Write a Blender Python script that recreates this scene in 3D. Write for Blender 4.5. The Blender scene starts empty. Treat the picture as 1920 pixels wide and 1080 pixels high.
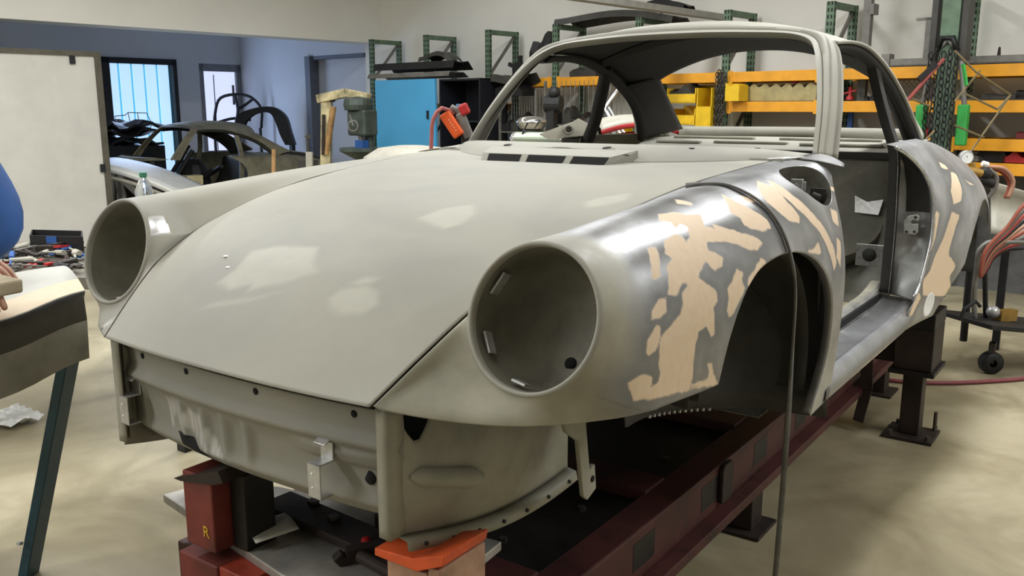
import bpy, math, random
import numpy as np
from mathutils import Matrix, Vector
random.seed(7)
S = bpy.context.scene
COL = S.collection
ZC = 0.40                                   # height of the car's own zero plane above the workshop floor

# ------------------------------------------------------------------ camera
YAW, PITCH, FPX = math.radians(35.4), math.radians(11.4), 1670.0
CAM = Vector((1.4035, -1.8016, 0.9937 + ZC))
_h = Vector((-math.sin(YAW), math.cos(YAW), 0)); _r = Vector((math.cos(YAW), math.sin(YAW), 0)); _z = Vector((0, 0, 1))
_f = _h*math.cos(PITCH) - _z*math.sin(PITCH); _u = _h*math.sin(PITCH) + _z*math.cos(PITCH)
cd = bpy.data.cameras.new('camera'); cam = bpy.data.objects.new('camera', cd); COL.objects.link(cam)
cam.matrix_world = Matrix(((_r.x, _u.x, -_f.x, CAM.x), (_r.y, _u.y, -_f.y, CAM.y), (_r.z, _u.z, -_f.z, CAM.z), (0, 0, 0, 1)))
cd.sensor_width = 36; cd.lens = FPX/1920*36; cd.clip_start = .05; cd.clip_end = 100
S.camera = cam
# ------------------------------------------------------------------ world, exposure
w = bpy.data.worlds.new('world'); S.world = w; w.use_nodes = True
w.node_tree.nodes['Background'].inputs[0].default_value = (.55, .72, 1, 1)
w.node_tree.nodes['Background'].inputs[1].default_value = .8
S.view_settings.view_transform = 'Standard'; S.view_settings.look = 'None'
S.view_settings.exposure = 0.12; S.view_settings.gamma = 1; S.view_settings.use_curve_mapping = False

# room frame: turned 7.6 degrees clockwise from the car
RA = math.radians(7.6)
def RM(x, y, z=0):
    """room offset from the camera's foot -> world"""
    return Vector((CAM.x + x*math.cos(RA) + y*math.sin(RA), CAM.y - x*math.sin(RA) + y*math.cos(RA), z))
ROOMROT = -RA

# ------------------------------------------------------------------ helpers
def herm(xs, ys, x):
    xs = np.asarray(xs, float); ys = np.asarray(ys, float); x = np.asarray(x, float)
    if len(xs) == 2:
        t = ((x-xs[0])/(xs[1]-xs[0]))
        t = t.reshape(t.shape+(1,)*(ys.ndim-1)); return ys[0]*(1-t)+ys[1]*t
    d = np.diff(ys, axis=0); hh = np.diff(xs).reshape((-1,)+(1,)*(ys.ndim-1)); s = d/hh
    m = np.empty_like(ys); m[0] = s[0]; m[-1] = s[-1]
    m[1:-1] = (s[:-1]*hh[1:]+s[1:]*hh[:-1])/(hh[1:]+hh[:-1])
    i = np.clip(np.searchsorted(xs, x, side='right')-1, 0, len(xs)-2)
    h1 = (xs[i+1]-xs[i]); t = (x-xs[i])/h1
    sh = t.shape+(1,)*(ys.ndim-1); t = t.reshape(sh); h1 = h1.reshape(sh)
    return ((2*t**3-3*t**2+1)*ys[i]+(t**3-2*t**2+t)*h1*m[i]+(-2*t**3+3*t**2)*ys[i+1]+(t**3-t**2)*h1*m[i+1])

def spline(pts, n):
    """smooth curve through points, chord-length parameter"""
    P = np.asarray(pts, float); L = np.r_[0, np.cumsum(np.linalg.norm(np.diff(P, axis=0), axis=1))]
    return herm(L, P, np.linspace(0, L[-1], n))

class MB:
    def __init__(s): s.v = []; s.f = []; s.attr = None
    def add(s, vs, fs):
        b = len(s.v); s.v.extend([tuple(map(float, p)) for p in vs]); s.f.extend([tuple(b+i for i in f) for f in fs]); return s
    def grid(s, P, closed=False):
        P = np.asarray(P); nu, nv = P.shape[:2]; fs = []
        for i in range(nu-1):
            for j in range(nv if closed else nv-1):
                k = (j+1) % nv
                fs.append((i*nv+j, (i+1)*nv+j, (i+1)*nv+k, i*nv+k))
        return s.add(P.reshape(-1, 3), fs)
    def box(s, x0, x1, y0, y1, z0, z1):
        return s.add([(x0,y0,z0),(x1,y0,z0),(x1,y1,z0),(x0,y1,z0),(x0,y0,z1),(x1,y0,z1),(x1,y1,z1),(x0,y1,z1)],
                     [(0,3,2,1),(4,5,6,7),(0,1,5,4),(1,2,6,5),(2,3,7,6),(3,0,4,7)])
    def bar(s, p, q, wd, hg, up=(0,0,1)):
        """oriented box from p to q, wd across, hg along up"""
        p = Vector(p); q = Vector(q); d = (q-p).normalized(); up = Vector(up)
        a = d.cross(up)
        if a.length < 1e-5: a = d.cross(Vector((1,0,0)))
        a.normalize(); b = a.cross(d).normalized()
        vs = [c+a*(sx*wd/2)+b*(sz*hg/2) for c in (p, q) for sx, sz in ((-1,-1),(1,-1),(1,1),(-1,1))]
        return s.add(vs, [(0,1,2,3),(7,6,5,4),(0,4,5,1),(1,5,6,2),(2,6,7,3),(3,7,4,0)])
    def cyl(s, p, q, r1, r2=None, n=16, cap=True):
        r2 = r1 if r2 is None else r2
        p = Vector(p); q = Vector(q); d = (q-p).normalized()
        a = d.orthogonal().normalized(); b = d.cross(a)
        vs = []
        for c, r in ((p, r1), (q, r2)):
            for k in range(n):
                t = 2*math.pi*k/n; vs.append(c+a*(r*math.cos(t))+b*(r*math.sin(t)))
        fs = [(k, (k+1)%n, n+(k+1)%n, n+k) for k in range(n)]
        if cap: fs += [tuple(range(n-1,-1,-1)), tuple(range(n, 2*n))]
        return s.add(vs, fs)
    def tube(s, path, r, n=8, closed=False, flat=None):
        P = [Vector(p) for p in path]; m = len(P); rs = r if hasattr(r, '__len__') else [r]*m
        vs = []; a = None
        for i in range(m):
            t = (P[(i+1)%m]-P[i-1]) if closed else (P[min(i+1,m-1)]-P[max(i-1,0)])
            t.normalize()
            if a is None: a = t.orthogonal().normalized()
            a = (a-t*a.dot(t)).normalized(); b = t.cross(a)
            for k in range(n):
                th = 2*math.pi*k/n
                vs.append(P[i]+(a*math.cos(th)+b*math.sin(th))*rs[i])
        fs = []
        for i in range(m if closed else m-1):
            j = (i+1) % m
            for k in range(n): fs.append((i*n+k, i*n+(k+1)%n, j*n+(k+1)%n, j*n+k))
        if not closed: fs += [tuple(range(n-1,-1,-1)), tuple((m-1)*n+k for k in range(n))]
        return s.add(vs, fs)
    def lathe(s, o, ax, prof, n=32, a0=0, a1=2*math.pi):
        """prof: (radius, along axis)"""
        o = Vector(o); ax = Vector(ax).normalized(); e = ax.orthogonal().normalized(); g = ax.cross(e)
        full = abs(a1-a0-2*math.pi) < 1e-6; nn = n if full else n+1
        P = [[o+ax*h+(e*math.cos(a0+(a1-a0)*k/n)+g*math.sin(a0+(a1-a0)*k/n))*r for k in range(nn)] for r, h in prof]
        return s.grid(np.array([[tuple(q) for q in row] for row in P]), closed=full)
    def prism(s, poly, o, e1, e2, depth):
        """2D outline in plane (o,e1,e2) pushed along e1 x e2 by depth"""
        o = Vector(o); e1 = Vector(e1); e2 = Vector(e2); nn = e1.cross(e2).normalized()*depth; n = len(poly)
        a = [o+e1*x+e2*y for x, y in poly]
        return s.add(a+[p+nn for p in a], [tuple(range(n-1,-1,-1)), tuple(range(n, 2*n))]+[(k,(k+1)%n,n+(k+1)%n,n+k) for k in range(n)])
    def ball(s, c, r, n=12, m=8):
        r = r if hasattr(r, '__len__') else (r, r, r)
        P = [[(c[0]+r[0]*math.sin(math.pi*i/m)*math.cos(2*math.pi*k/n), c[1]+r[1]*math.sin(math.pi*i/m)*math.sin(2*math.pi*k/n), c[2]+r[2]*math.cos(math.pi*i/m)) for k in range(n)] for i in range(m+1)]
        return s.grid(np.array(P), closed=True)
    def mirror(s):
        m = MB(); m.v = [(-x, y, z) for x, y, z in s.v]; m.f = [tuple(reversed(f)) for f in s.f]; return m
    def shift(s, d):
        s.v = [(x+d[0], y+d[1], z+d[2]) for x, y, z in s.v]; return s
    def xf(s, fn, start=0):
        s.v[start:] = [tuple(fn(*p)) for p in s.v[start:]]; return s

def clip(mb, fn):
    """keep the part of the mesh where fn(P)>0; cut edges exactly"""
    V = np.array(mb.v); d = fn(V); nv = [tuple(p) for p in V]; cache = {}; out = []
    def cut(a, b):
        k = (min(a, b), max(a, b))
        if k not in cache:
            t = d[a]/(d[a]-d[b]); cache[k] = len(nv); nv.append(tuple(V[a]+t*(V[b]-V[a])))
        return cache[k]
    for f in mb.f:
        ins = [d[i] > 0 for i in f]
        if all(ins): out.append(f); continue
        if not any(ins): continue
        g = []
        for i in range(len(f)):
            a, b = f[i], f[(i+1) % len(f)]
            if d[a] > 0: g.append(a)
            if (d[a] > 0) != (d[b] > 0): g.append(cut(a, b))
        if len(g) > 2: out.append(tuple(g))
    used = sorted({i for f in out for i in f}); mp = {o: n for n, o in enumerate(used)}
    m = MB(); m.v = [nv[i] for i in used]; m.f = [tuple(mp[i] for i in f) for f in out]; return m

def thing(name, label, cat, loc=(0,0,0), group=None, kind=None):
    o = bpy.data.objects.new(name, None); COL.objects.link(o); o.location = loc; o.empty_display_size = .1
    tag(o, label, cat, group); return o
def tag(o, label=None, cat=None, group=None, kind=None):
    if label: o['label'] = label
    if cat: o['category'] = cat
    if group: o['group'] = group
    if kind: o['kind'] = kind
    return o
def wloc(o):
    l = Vector((0,0,0))
    while o is not None: l += Vector(o.location); o = o.parent
    return l
def obj(name, mb, mat, parent=None, smooth=False, solid=0, bevel=0, label=None, autos=None, loc=None, offset=0.0, subd=0):
    """one mesh object; mb is in world coordinates"""
    base = wloc(parent) if parent is not None else Vector(loc or (0,0,0))
    me = bpy.data.meshes.new(name)
    me.from_pydata([(x-base.x, y-base.y, z-base.z) for x, y, z in mb.v], [], mb.f); me.update()
    o = bpy.data.objects.new(name, me); COL.objects.link(o)
    if parent is not None: o.parent = parent
    else: o.location = base
    if isinstance(mat, (list, tuple)):
        for m in mat: me.materials.append(m)
    else: me.materials.append(mat)
    if smooth or autos:
        me.polygons.foreach_set('use_smooth', [True]*len(me.polygons))
        if autos:
            me.set_sharp_from_angle(angle=math.radians(autos))
    if subd:
        md = o.modifiers.new('subdivision', 'SUBSURF'); md.levels = subd; md.render_levels = subd
    if solid:
        md = o.modifiers.new('thickness', 'SOLIDIFY'); md.thickness = solid; md.offset = offset
    if bevel:
        md = o.modifiers.new('bevel', 'BEVEL'); md.width = bevel; md.segments = 2; md.limit_method = 'ANGLE'; md.angle_limit = math.radians(40)
    if label: o['label'] = label
    return o

# ------------------------------------------------------------------ materials
class NT:
    def __init__(s, name):
        s.m = bpy.data.materials.new(name); s.m.use_nodes = True; s.t = s.m.node_tree; s.b = s.t.nodes['Principled BSDF']
        s.tc = s.t.nodes.new('ShaderNodeTexCoord')
    def n(s, typ, **kw):
        x = s.t.nodes.new(typ)
        for k, v in kw.items(): setattr(x, k, v)
        return x
    def l(s, a, b): s.t.links.new(a, b)
    def noise(s, scale, detail=4, rough=.55, dist=0, vec=None):
        x = s.n('ShaderNodeTexNoise'); x.inputs['Scale'].default_value = scale; x.inputs['Detail'].default_value = detail
        x.inputs['Roughness'].default_value = rough; x.inputs['Distortion'].default_value = dist
        s.l(vec or s.tc.outputs['Object'], x.inputs['Vector']); return x.outputs['Fac']
    def ramp(s, fac, stops):
        x = s.n('ShaderNodeValToRGB'); e = x.color_ramp.elements
        while len(e) < len(stops): e.new(.5)
        for k, (p, c) in enumerate(stops):
            e[k].position = p; e[k].color = c if len(c) == 4 else (*c, 1)
        s.l(fac, x.inputs[0]); return x.outputs[0]
    def mix(s, fac, a, b):
        x = s.n('ShaderNodeMix', data_type='RGBA')
        for sock, val in ((x.inputs[0], fac), (x.inputs[6], a), (x.inputs[7], b)):
            if hasattr(val, 'links') or hasattr(val, 'is_linked'): s.l(val, sock)
            elif isinstance(val, (int, float)): sock.default_value = val
            else: sock.default_value = (*val, 1) if len(val) == 3 else val
        return x.outputs[2]
    def math(s, op, a, b=0, clamp=False):
        x = s.n('ShaderNodeMath', operation=op, use_clamp=clamp)
        for sock, val in ((x.inputs[0], a), (x.inputs[1], b)):
            if hasattr(val, 'is_linked'): s.l(val, sock)
            else: sock.default_value = val
        return x.outputs[0]
    def bump(s, h, strength=.2, dist=.01):
        x = s.n('ShaderNodeBump'); x.inputs['Strength'].default_value = strength; x.inputs['Distance'].default_value = dist
        s.l(h, x.inputs['Height']); s.l(x.outputs[0], s.b.inputs['Normal'])

def G(r, g, b):
    """sRGB 0-255 -> linear"""
    return tuple((c/255/12.92 if c/255 <= .04045 else ((c/255+.055)/1.055)**2.4) for c in (r, g, b))
_mc = {}
def M(name, rgb, rough=.6, metal=0.0, var=.12, scale=12, bump=0.0, spec=.5, emit=0, alpha=None, trans=0, ior=1.45):
    if name in _mc: return _mc[name]
    t = NT(name); c = G(*rgb)
    if var:
        nz = t.noise(scale, 5, .6)
        lo = tuple(v*(1-var*1.6) for v in c); hi = tuple(min(1, v*(1+var*1.4)) for v in c)
        t.l(t.ramp(nz, [(.3, lo), (.5, c), (.72, hi)]), t.b.inputs['Base Color'])
        rr = t.math('ADD', t.math('MULTIPLY', nz, .25), rough-.125, True); t.l(rr, t.b.inputs['Roughness'])
    else:
        t.b.inputs['Base Color'].default_value = (*c, 1); t.b.inputs['Roughness'].default_value = rough
    t.b.inputs['Metallic'].default_value = metal; t.b.inputs['Specular IOR Level'].default_value = spec
    if bump: t.bump(t.noise(scale*6, 3), bump, .004)
    if emit:
        t.b.inputs['Emission Color'].default_value = (*c, 1); t.b.inputs['Emission Strength'].default_value = emit
    if trans: t.b.inputs['Transmission Weight'].default_value = trans; t.b.inputs['IOR'].default_value = ior
    _mc[name] = t.m; return t.m
# ------------------------------------------------------------------ lamps: fluorescent ceiling fixtures, some added as fill
CEIL = 3.45
def lamp(name, x, y, lx, ly, power, col=(.965, .985, 1), rot=ROOMROT, z=CEIL-.14):
    ld = bpy.data.lights.new(name, 'AREA'); ld.shape = 'RECTANGLE'; ld.size = lx; ld.size_y = ly; ld.energy = power; ld.color = col
    o = bpy.data.objects.new(name, ld); COL.objects.link(o); p = RM(x, y, z); o.location = p; o.rotation_euler = (0, 0, rot); return o
FIX = [(-1.2, .8), (-1.2, 4.2), (1.6, .8), (1.6, 4.2), (-4.2, .8), (-4.2, 4.2), (-7.0, 2.6), (-3.4, -2.6), (-.4, -2.6), (2.4, -2.6), (-7.0, 5.6), (-7.0, -1.2)]  # trailing entries are unseen fixtures, added to brighten the car's front and far-left walls
POW = [18, 88, 3, 112, 100, 78, 52, 104, 3, 2, 13, 52]
for i, (x, y) in enumerate(FIX):
    lamp('fluorescent_and_fill_light', x, y, .30, 2.6, POW[i])
# ------------------------------------------------------------------ room shell
def concrete():
    t = NT('floor_concrete'); n1 = t.noise(1.3, 6, .6, .6); n2 = t.noise(14, 5, .65); n3 = t.noise(160, 2)
    c = t.ramp(n1, [(.34, G(124,114,90)), (.5, G(158,148,121)), (.64, G(190,180,152))])
    c = t.mix(t.math('MULTIPLY', n2, .45), c, G(150,138,108)); t.l(c, t.b.inputs['Base Color'])
    t.l(t.math('ADD', t.math('MULTIPLY', n1, .34), .20), t.b.inputs['Roughness']); t.bump(n3, .06, .002); return t.m
def plaster(name, rgb, sc=9):
    t = NT(name); n1 = t.noise(.8, 4); n2 = t.noise(sc*10, 3)
    c = G(*rgb); t.l(t.ramp(n1, [(.3, tuple(v*.92 for v in c)), (.7, tuple(min(1, v*1.04) for v in c))]), t.b.inputs['Base Color'])
    t.b.inputs['Roughness'].default_value = .85; t.bump(n2, .12, .004); return t.m
m_wall = plaster('white_plaster', (232,230,222)); m_wall2 = plaster('pale_grey_plaster', (206,208,214)); m_ceil = plaster('ceiling_paint', (226,225,220))
def rbox(mb, x0, x1, y0, y1, z0, z1):
    k = len(mb.v); mb.box(x0, x1, y0, y1, z0, z1); return mb.xf(lambda x, y, z: RM(x, y, z), k)
def struct(name, mb, m, parent=None):
    o = obj(name, mb, m, parent); o['kind'] = 'structure'; return o
m_floor = concrete()
def PB(px, py, b):
    """world point seen at (px,py) of the 1920x1080 photograph, b metres ahead of the camera along the ground"""
    d = _f*FPX+_r*(px-960)-_u*(py-540); return CAM+d*(b/d.dot(_h))
EX = Vector((math.cos(RA), -math.sin(RA), 0)); EY = Vector((math.sin(RA), math.cos(RA), 0)); EZ = Vector((0, 0, 1))
struct('floor', rbox(MB(), -13.4, 6, -5, 8, -.1, 0), m_floor)
struct('wall_back', rbox(MB(), -9.75, 6, 7.6, 7.8, 0, CEIL), m_wall)
struct('wall_left', rbox(rbox(MB(), -9.75, -9.4, -5, 7.6, 2.22, CEIL), -9.75, -9.4, -5, -3.6, 0, 2.22), m_wall)
struct('wall_right', rbox(MB(), 6, 6.2, -5, 7.6, 0, CEIL), m_wall)
struct('wall_front', rbox(MB(), -9.75, 6, -5.2, -5, 0, CEIL), m_wall)
struct('ceiling', rbox(MB(), -13.4, 6.2, -5.2, 8, CEIL, CEIL+.1), m_ceil)

# ---- the room beyond the wide opening: bluish daylight from its window and half-glazed door
rb = rbox
struct('wall_far_room', rb(rb(rb(rb(MB(), -13.1, -12.9, -5, 5.50, 0, CEIL), -13.1, -12.9, 5.50, 6.50, 2.04, CEIL), -13.1, -12.9, 6.50, 6.90, 0, CEIL), -13.1, -12.9, 6.90, 7.8, 2.06, CEIL), m_wall2)
struct('wall_far_side', rb(rb(rb(MB(), -11.10, -9.75, 7.72, 7.92, 0, 2.12), -13.1, -9.75, 7.6, 7.8, 2.12, CEIL), -13.1, -11.10, 7.6, 7.8, 0, 2.12), m_wall2)
struct('trim_1', rb(rb(MB(), -11.10, -10.98, 7.56, 7.70, 0, 2.12), -10.98, -9.78, 7.60, 7.70, 2.07, 2.12), M('dark_door_trim', (92,96,106), .6, 0, .1))
m_frame = M('dark_window_frame', (26,26,30), .6, 0, .1)
m_pane = NT('daylit_blind'); m_pane.b.inputs['Base Color'].default_value = (.5,.65,.8,1); m_pane.b.inputs['Emission Color'].default_value = (.46,.69,.98,1); m_pane.b.inputs['Emission Strength'].default_value = .95; m_pane = m_pane.m
m_pane2 = NT('daylit_glass'); m_pane2.b.inputs['Base Color'].default_value = (.7,.75,.9,1); m_pane2.b.inputs['Emission Color'].default_value = (.66,.72,.98,1); m_pane2.b.inputs['Emission Strength'].default_value = .85; m_pane2 = m_pane2.m
win = struct('window_1', rb(rb(rb(rb(MB(), -13.02, -12.86, 5.42, 5.54, .3, 2.10), -13.02, -12.86, 6.47, 6.53, .3, 2.10), -13.02, -12.86, 5.42, 6.53, 2.02, 2.10), -13.02, -12.86, 5.42, 6.53, .3, .4), m_frame)
for k in range(5): obj('blind_slat', rb(MB(), -12.99, -12.975, 5.54+k*.188, 5.54+k*.188+.155, .4, 2.02), m_pane, win)
obj('blind_backing', rb(MB(), -13.02, -13.01, 5.54, 6.48, .4, 2.02), M('daylit_teal_gap', (88,160,182), .6, 0, 0, emit=.62), win)  # teal glow between the slats is emission, standing in for daylight
dr1 = struct('door_1', rb(rb(rb(MB(), -13.0, -12.9, 6.90, 6.97, 0, 2.06), -13.0, -12.9, 7.52, 7.60, 0, 2.06), -13.0, -12.9, 6.90, 7.60, 1.95, 2.06), M('grey_door_leaf', (128,128,134), .5, 0, .08))
obj('door_glass', rb(MB(), -12.97, -12.955, 6.97, 7.52, .75, 1.95), m_pane2, dr1)
obj('door_panel', rb(MB(), -12.98, -12.94, 6.97, 7.52, 0, .75), M('grey_door_leaf', (128,128,134)), dr1)
obj('door_handle', rb(MB(), -12.935, -12.90, 7.45, 7.47, 1.45, 1.75), m_frame, dr1)
obj('glazing_bar', rb(MB(), -12.96, -12.94, 7.15, 7.16, .75, 1.9), M('grey_door_leaf', (128,128,134)), dr1)
fl2 = bpy.data.lights.new('far_room_daylight', 'AREA'); fl2.shape = 'RECTANGLE'; fl2.size = 1.0; fl2.size_y = 1.6; fl2.energy = 40; fl2.color = (.50, .66, 1)
flo = bpy.data.objects.new('far_room_daylight', fl2); COL.objects.link(flo); flo.location = RM(-12.85, 6.0, 1.25); flo.rotation_euler = (math.pi/2, 0, ROOMROT-math.pi/2)
# header rail on the ceiling side
struct('trim_2', rb(MB(), -4.46, -4.36, 3.0, 7.58, 2.19, 2.24), M('grey_rail_paint', (160,158,152), .6, 0, .1))
# white sliding panel in the opening
wp = thing('sliding_panel', 'tall white sliding panel with a metal edge at the left opening', 'panel', RM(-9.3, 2.4, 0))
obj('leaf', rb(MB(), -9.32, -9.26, .6, 3.84, .05, 1.90), M('white_panel_paint', (214,212,204), .6, 0, .05, 3), wp)
mt_ = M('grey_edge_metal', (96,92,80), .6, .3, .15)
obj('top_edge', rb(MB(), -9.34, -9.24, .6, 3.90, 1.90, 1.945), mt_, wp); obj('side_edge', rb(MB(), -9.34, -9.24, 3.84, 3.90, .05, 1.90), mt_, wp)
for y, z in ((3.60, 1.86), (3.80, .80)): obj('clip', rb(MB(), -9.25, -9.235, y, y+.05, z-.04, z+.04), m_frame, wp)
# fluorescent fixtures (bodies of the lamps above, added fill ones included)
for i, (x, y) in enumerate(FIX):
    fx = thing('ceiling_light', 'long white ceiling fixture above the picture, fluorescent and added fill ones alike', 'ceiling light', RM(x, y, CEIL-.1), group='ceiling lights')
    obj('housing', rb(MB(), x-.17, x+.17, y-1.35, y+1.35, CEIL-.12, CEIL), M('white_lamp_housing', (230,230,226), .5, 0, 0), fx)
# ================================================================== the car body shell (its own zero plane lies ZC above the floor)
def primer(name='dusty_primer', k=1.0):
    t = NT(name); n1 = t.noise(3.2, 3, .5, .4); n2 = t.noise(26, 5, .6); n3 = t.noise(420, 2, .5)
    pa = t.n('ShaderNodeAttribute'); pa.attribute_name = 'patch'; ba = t.n('ShaderNodeAttribute'); ba.attribute_name = 'bare'
    c = t.ramp(n1, [(.32, G(*[k*v_ for v_ in (150,148,140)])), (.5, G(*[k*v_ for v_ in (160,158,147)])), (.68, G(*[k*v_ for v_ in (168,165,153)]))])
    c = t.mix(t.math('MULTIPLY', n2, .25), c, G(*[k*v_ for v_ in (146,143,130)]))
    pm = t.math('MULTIPLY', t.math('ADD', pa.outputs['Fac'], t.math('MULTIPLY', t.math('SUBTRACT', n2, .5), .8)), .62, True)
    c = t.mix(t.math('MULTIPLY', pm, pa.outputs['Fac']), c, G(188,186,172))
    bm = t.math('MULTIPLY', ba.outputs['Fac'], t.math('ADD', n2, .45, True), True)
    c = t.mix(bm, c, G(224,224,226)); t.l(c, t.b.inputs['Base Color']); t.l(t.math('MULTIPLY', bm, .8), t.b.inputs['Metallic'])
    t.l(t.math('SUBTRACT', t.math('ADD', t.math('MULTIPLY', n1, .22), .50), t.math('MULTIPLY', bm, .38)), t.b.inputs['Roughness']); t.bump(n3, .05, .001)
    t.b.inputs['Specular IOR Level'].default_value = .35; return t.m
def baremetal():
    """left side: sanded steel, peach filler inside the 'filler' field, primer where the 'primer' field is high"""
    t = NT('sanded_steel_with_filler'); a = t.n('ShaderNodeAttribute'); a.attribute_name = 'filler'; p = t.n('ShaderNodeAttribute'); p.attribute_name = 'primer'
    n1 = t.noise(9, 5, .6); n2 = t.noise(60, 4, .6); n3 = t.noise(320, 2); n4 = t.noise(38, 4, .6)
    st = t.ramp(n1, [(.3, G(142,142,144)), (.5, G(164,164,166)), (.72, G(188,189,191))])
    f = t.math('ADD', a.outputs['Fac'], t.math('MULTIPLY', t.math('SUBTRACT', n4, .5), .012))
    fm = t.math('MULTIPLY', t.math('ADD', f, .0022), 230, True)
    halo = t.math('MULTIPLY', t.math('ADD', f, .075), 15, True)
    pr = t.ramp(n1, [(.3, G(140,136,120)), (.7, G(168,164,146))])
    pm = t.math('MULTIPLY', t.math('ADD', t.math('SUBTRACT', p.outputs['Fac'], .5), t.math('MULTIPLY', t.math('SUBTRACT', n1, .5), .9)), 2.4, True)
    pm = t.n('ShaderNodeClamp').outputs[0] if False else t.math('ADD', pm, 0, True)
    c = t.mix(pm, st, pr)
    c = t.mix(t.math('MULTIPLY', halo, .80), c, G(116,116,116))
    fc = t.ramp(n2, [(.3, G(224,198,168)), (.7, G(230,207,178))])
    c = t.mix(fm, c, fc); t.l(c, t.b.inputs['Base Color'])
    nm = t.math('SUBTRACT', 1, t.math('MAXIMUM', fm, pm), True)
    t.l(t.math('MULTIPLY', nm, .58), t.b.inputs['Metallic'])
    t.l(t.math('ADD', t.math('MULTIPLY', t.math('SUBTRACT', 1, nm), .28), t.math('ADD', t.math('MULTIPLY', n2, .16), .27)), t.b.inputs['Roughness'])
    t.bump(n3, .05, .001); return t.m
m_prim = primer(); m_front = primer('front_pan_primer', .90); m_bare = baremetal()
m_inner = M('dusty_inner_primer', (148,145,130), .6, 0, .16, 9)
m_bucket = M('shaded_bucket_primer', (114,111,98), .65, 0, .2, 12)  # primer tone lowered, carries the shade inside the headlight buckets
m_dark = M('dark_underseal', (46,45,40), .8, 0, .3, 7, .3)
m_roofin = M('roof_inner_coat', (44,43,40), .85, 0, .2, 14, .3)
m_black = M('black_hole', (8,8,8), .9, 0, 0)
m_steel = M('bright_bare_steel', (196,196,196), .28, .85, .12, 30)
m_galv = M('galvanised_bracket', (190,190,188), .38, .6, .14, 40)
m_rubber = M('grey_rubber', (96,94,88), .75, 0, .2, 30)
m_whitetape = M('white_masking_tape', (235,235,232), .6, 0, .05)
m_peach = M('peach_filler', (220,194,162), .6, 0, .06)

shell = thing('car_body_shell', 'stripped grey coupe body shell with peach filler patches on a red bench', 'car body', (0, 0, ZC))
def up(mb): return mb.shift((0, 0, ZC))
def cpart(name, mb, mat, parent=shell, **k):
    k.setdefault('smooth', True); return obj(name, up(mb), mat, parent, **k)

# ---- seam between hood and fender (left side; mirrored for the right)
SEAM = np.array([(.40,-.79,.508),(.435,-.70,.578),(.465,-.61,.640),(.486,-.52,.684),(.505,-.40,.725),(.528,-.20,.775),(.546,.08,.817),(.56,.28,.836),(.57,.45,.848),(.577,.69,.857)])
def seam(y): return herm(SEAM[:,1], SEAM, y)
# ---- fender cross sections: control points (x,z) from hood seam over crown to sill
FY = [-.48, -.30, -.10, .10, .30, .50, .66]
FC = np.array([
 [(.494,.698),(.555,.770),(.625,.783),(.705,.742),(.750,.660),(.765,.580),(.765,.45),(.75,.21)],
 [(.517,.751),(.570,.791),(.635,.797),(.720,.752),(.768,.665),(.783,.580),(.782,.44),(.765,.21)],
 [(.535,.793),(.585,.811),(.645,.812),(.733,.762),(.782,.670),(.797,.580),(.795,.44),(.770,.21)],
 [(.547,.819),(.595,.826),(.652,.824),(.740,.772),(.788,.675),(.802,.580),(.799,.43),(.772,.21)],
 [(.561,.838),(.610,.838),(.662,.832),(.742,.778),(.788,.675),(.802,.580),(.797,.43),(.772,.21)],
 [(.572,.850),(.622,.846),(.668,.838),(.738,.785),(.782,.680),(.796,.580),(.793,.43),(.770,.21)],
 [(.577,.857),(.630,.852),(.672,.846),(.732,.800),(.774,.690),(.790,.580),(.788,.43),(.768,.21)]])
SP = np.array([0, .13, .27, .45, .62, .74, .87, 1.0])
def fender(y, s):
    """(ny,ns,3) surface points"""
    y = np.asarray(y, float); cp = herm(FY, FC, y)                    # ny,8,2
    q = herm(SP, np.moveaxis(cp, 1, 0), s)                             # ns,ny,2
    q = np.moveaxis(q, 0, 1); P = np.empty(q.shape[:2]+(3,)); P[..., 0] = q[..., 0]; P[..., 1] = y[:, None]; P[..., 2] = q[..., 1]; return P
def xside(FYs, FCs, y, z):
    """outer x of a section surface at (y,z)"""
    cp = herm(FYs, FCs, np.array([y]))[0]; ss = np.linspace(.3, 1, 200)
    q = herm(SP, cp, ss); return float(np.interp(-z, -q[:, 1], q[:, 0]))
# ---- front wheel opening, radius about (ARC) as a function of angle
ARC = np.array((.09, .37))
_ap = np.array([(-.285,.30),(-.279,.40),(-.262,.486),(-.225,.565),(-.165,.627),(-.085,.667),(.018,.685),(.139,.684),(.25,.660),(.345,.612),(.412,.545),(.440,.472),(.445,.40),(.430,.33),(.40,.26),(.38,.20)])-ARC
_aa = np.arctan2(_ap[:,1], _ap[:,0]); _ar = np.hypot(_ap[:,0], _ap[:,1])
_aa = np.where(_aa < -math.pi/2, _aa+2*math.pi, _aa); _o = np.argsort(_aa); _aa = _aa[_o]; _ar = _ar[_o]
def arch_r(a):
    a = np.where(a < -math.pi/2, a+2*math.pi, a); return herm(_aa, _ar, np.clip(a, _aa[0], _aa[-1]))
def f_arch(V):
    d = V[:, 1:3]-ARC; a = np.arctan2(d[:,1], d[:,0]); r = arch_r(a)
    below = (d[:,1] < -.16) & (np.abs(V[:,1]-ARC[0]) < .37)
    return np.where((V[:,0] > .66) & (V[:,2] < .75), np.hypot(d[:,0], d[:,1])-r, .2)
def f_low(V):     # bumper cut ahead of the wheel opening
    zb = np.interp(V[:,1], [-.5, -.47, -.30, -.25], [.492, .492, .484, .484])
    return np.where(V[:,1] < -.1, V[:,2]-zb, .1)
def f_rear(V):    # door gap: fender's rear edge
    ye = herm([.2,.3,.45,.58,.70,.76,.80,.83,.9], [.56,.55,.535,.535,.54,.56,.60,.655,.655], np.clip(V[:,2], .2, .9))
    return ye-V[:,1]
def f_bot(V): return V[:,2]-np.interp(V[:,1], [.2, .7], [.225, .235])
ys = np.linspace(-.48, .66, 215); ss = np.linspace(0, 1, 150)
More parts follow.
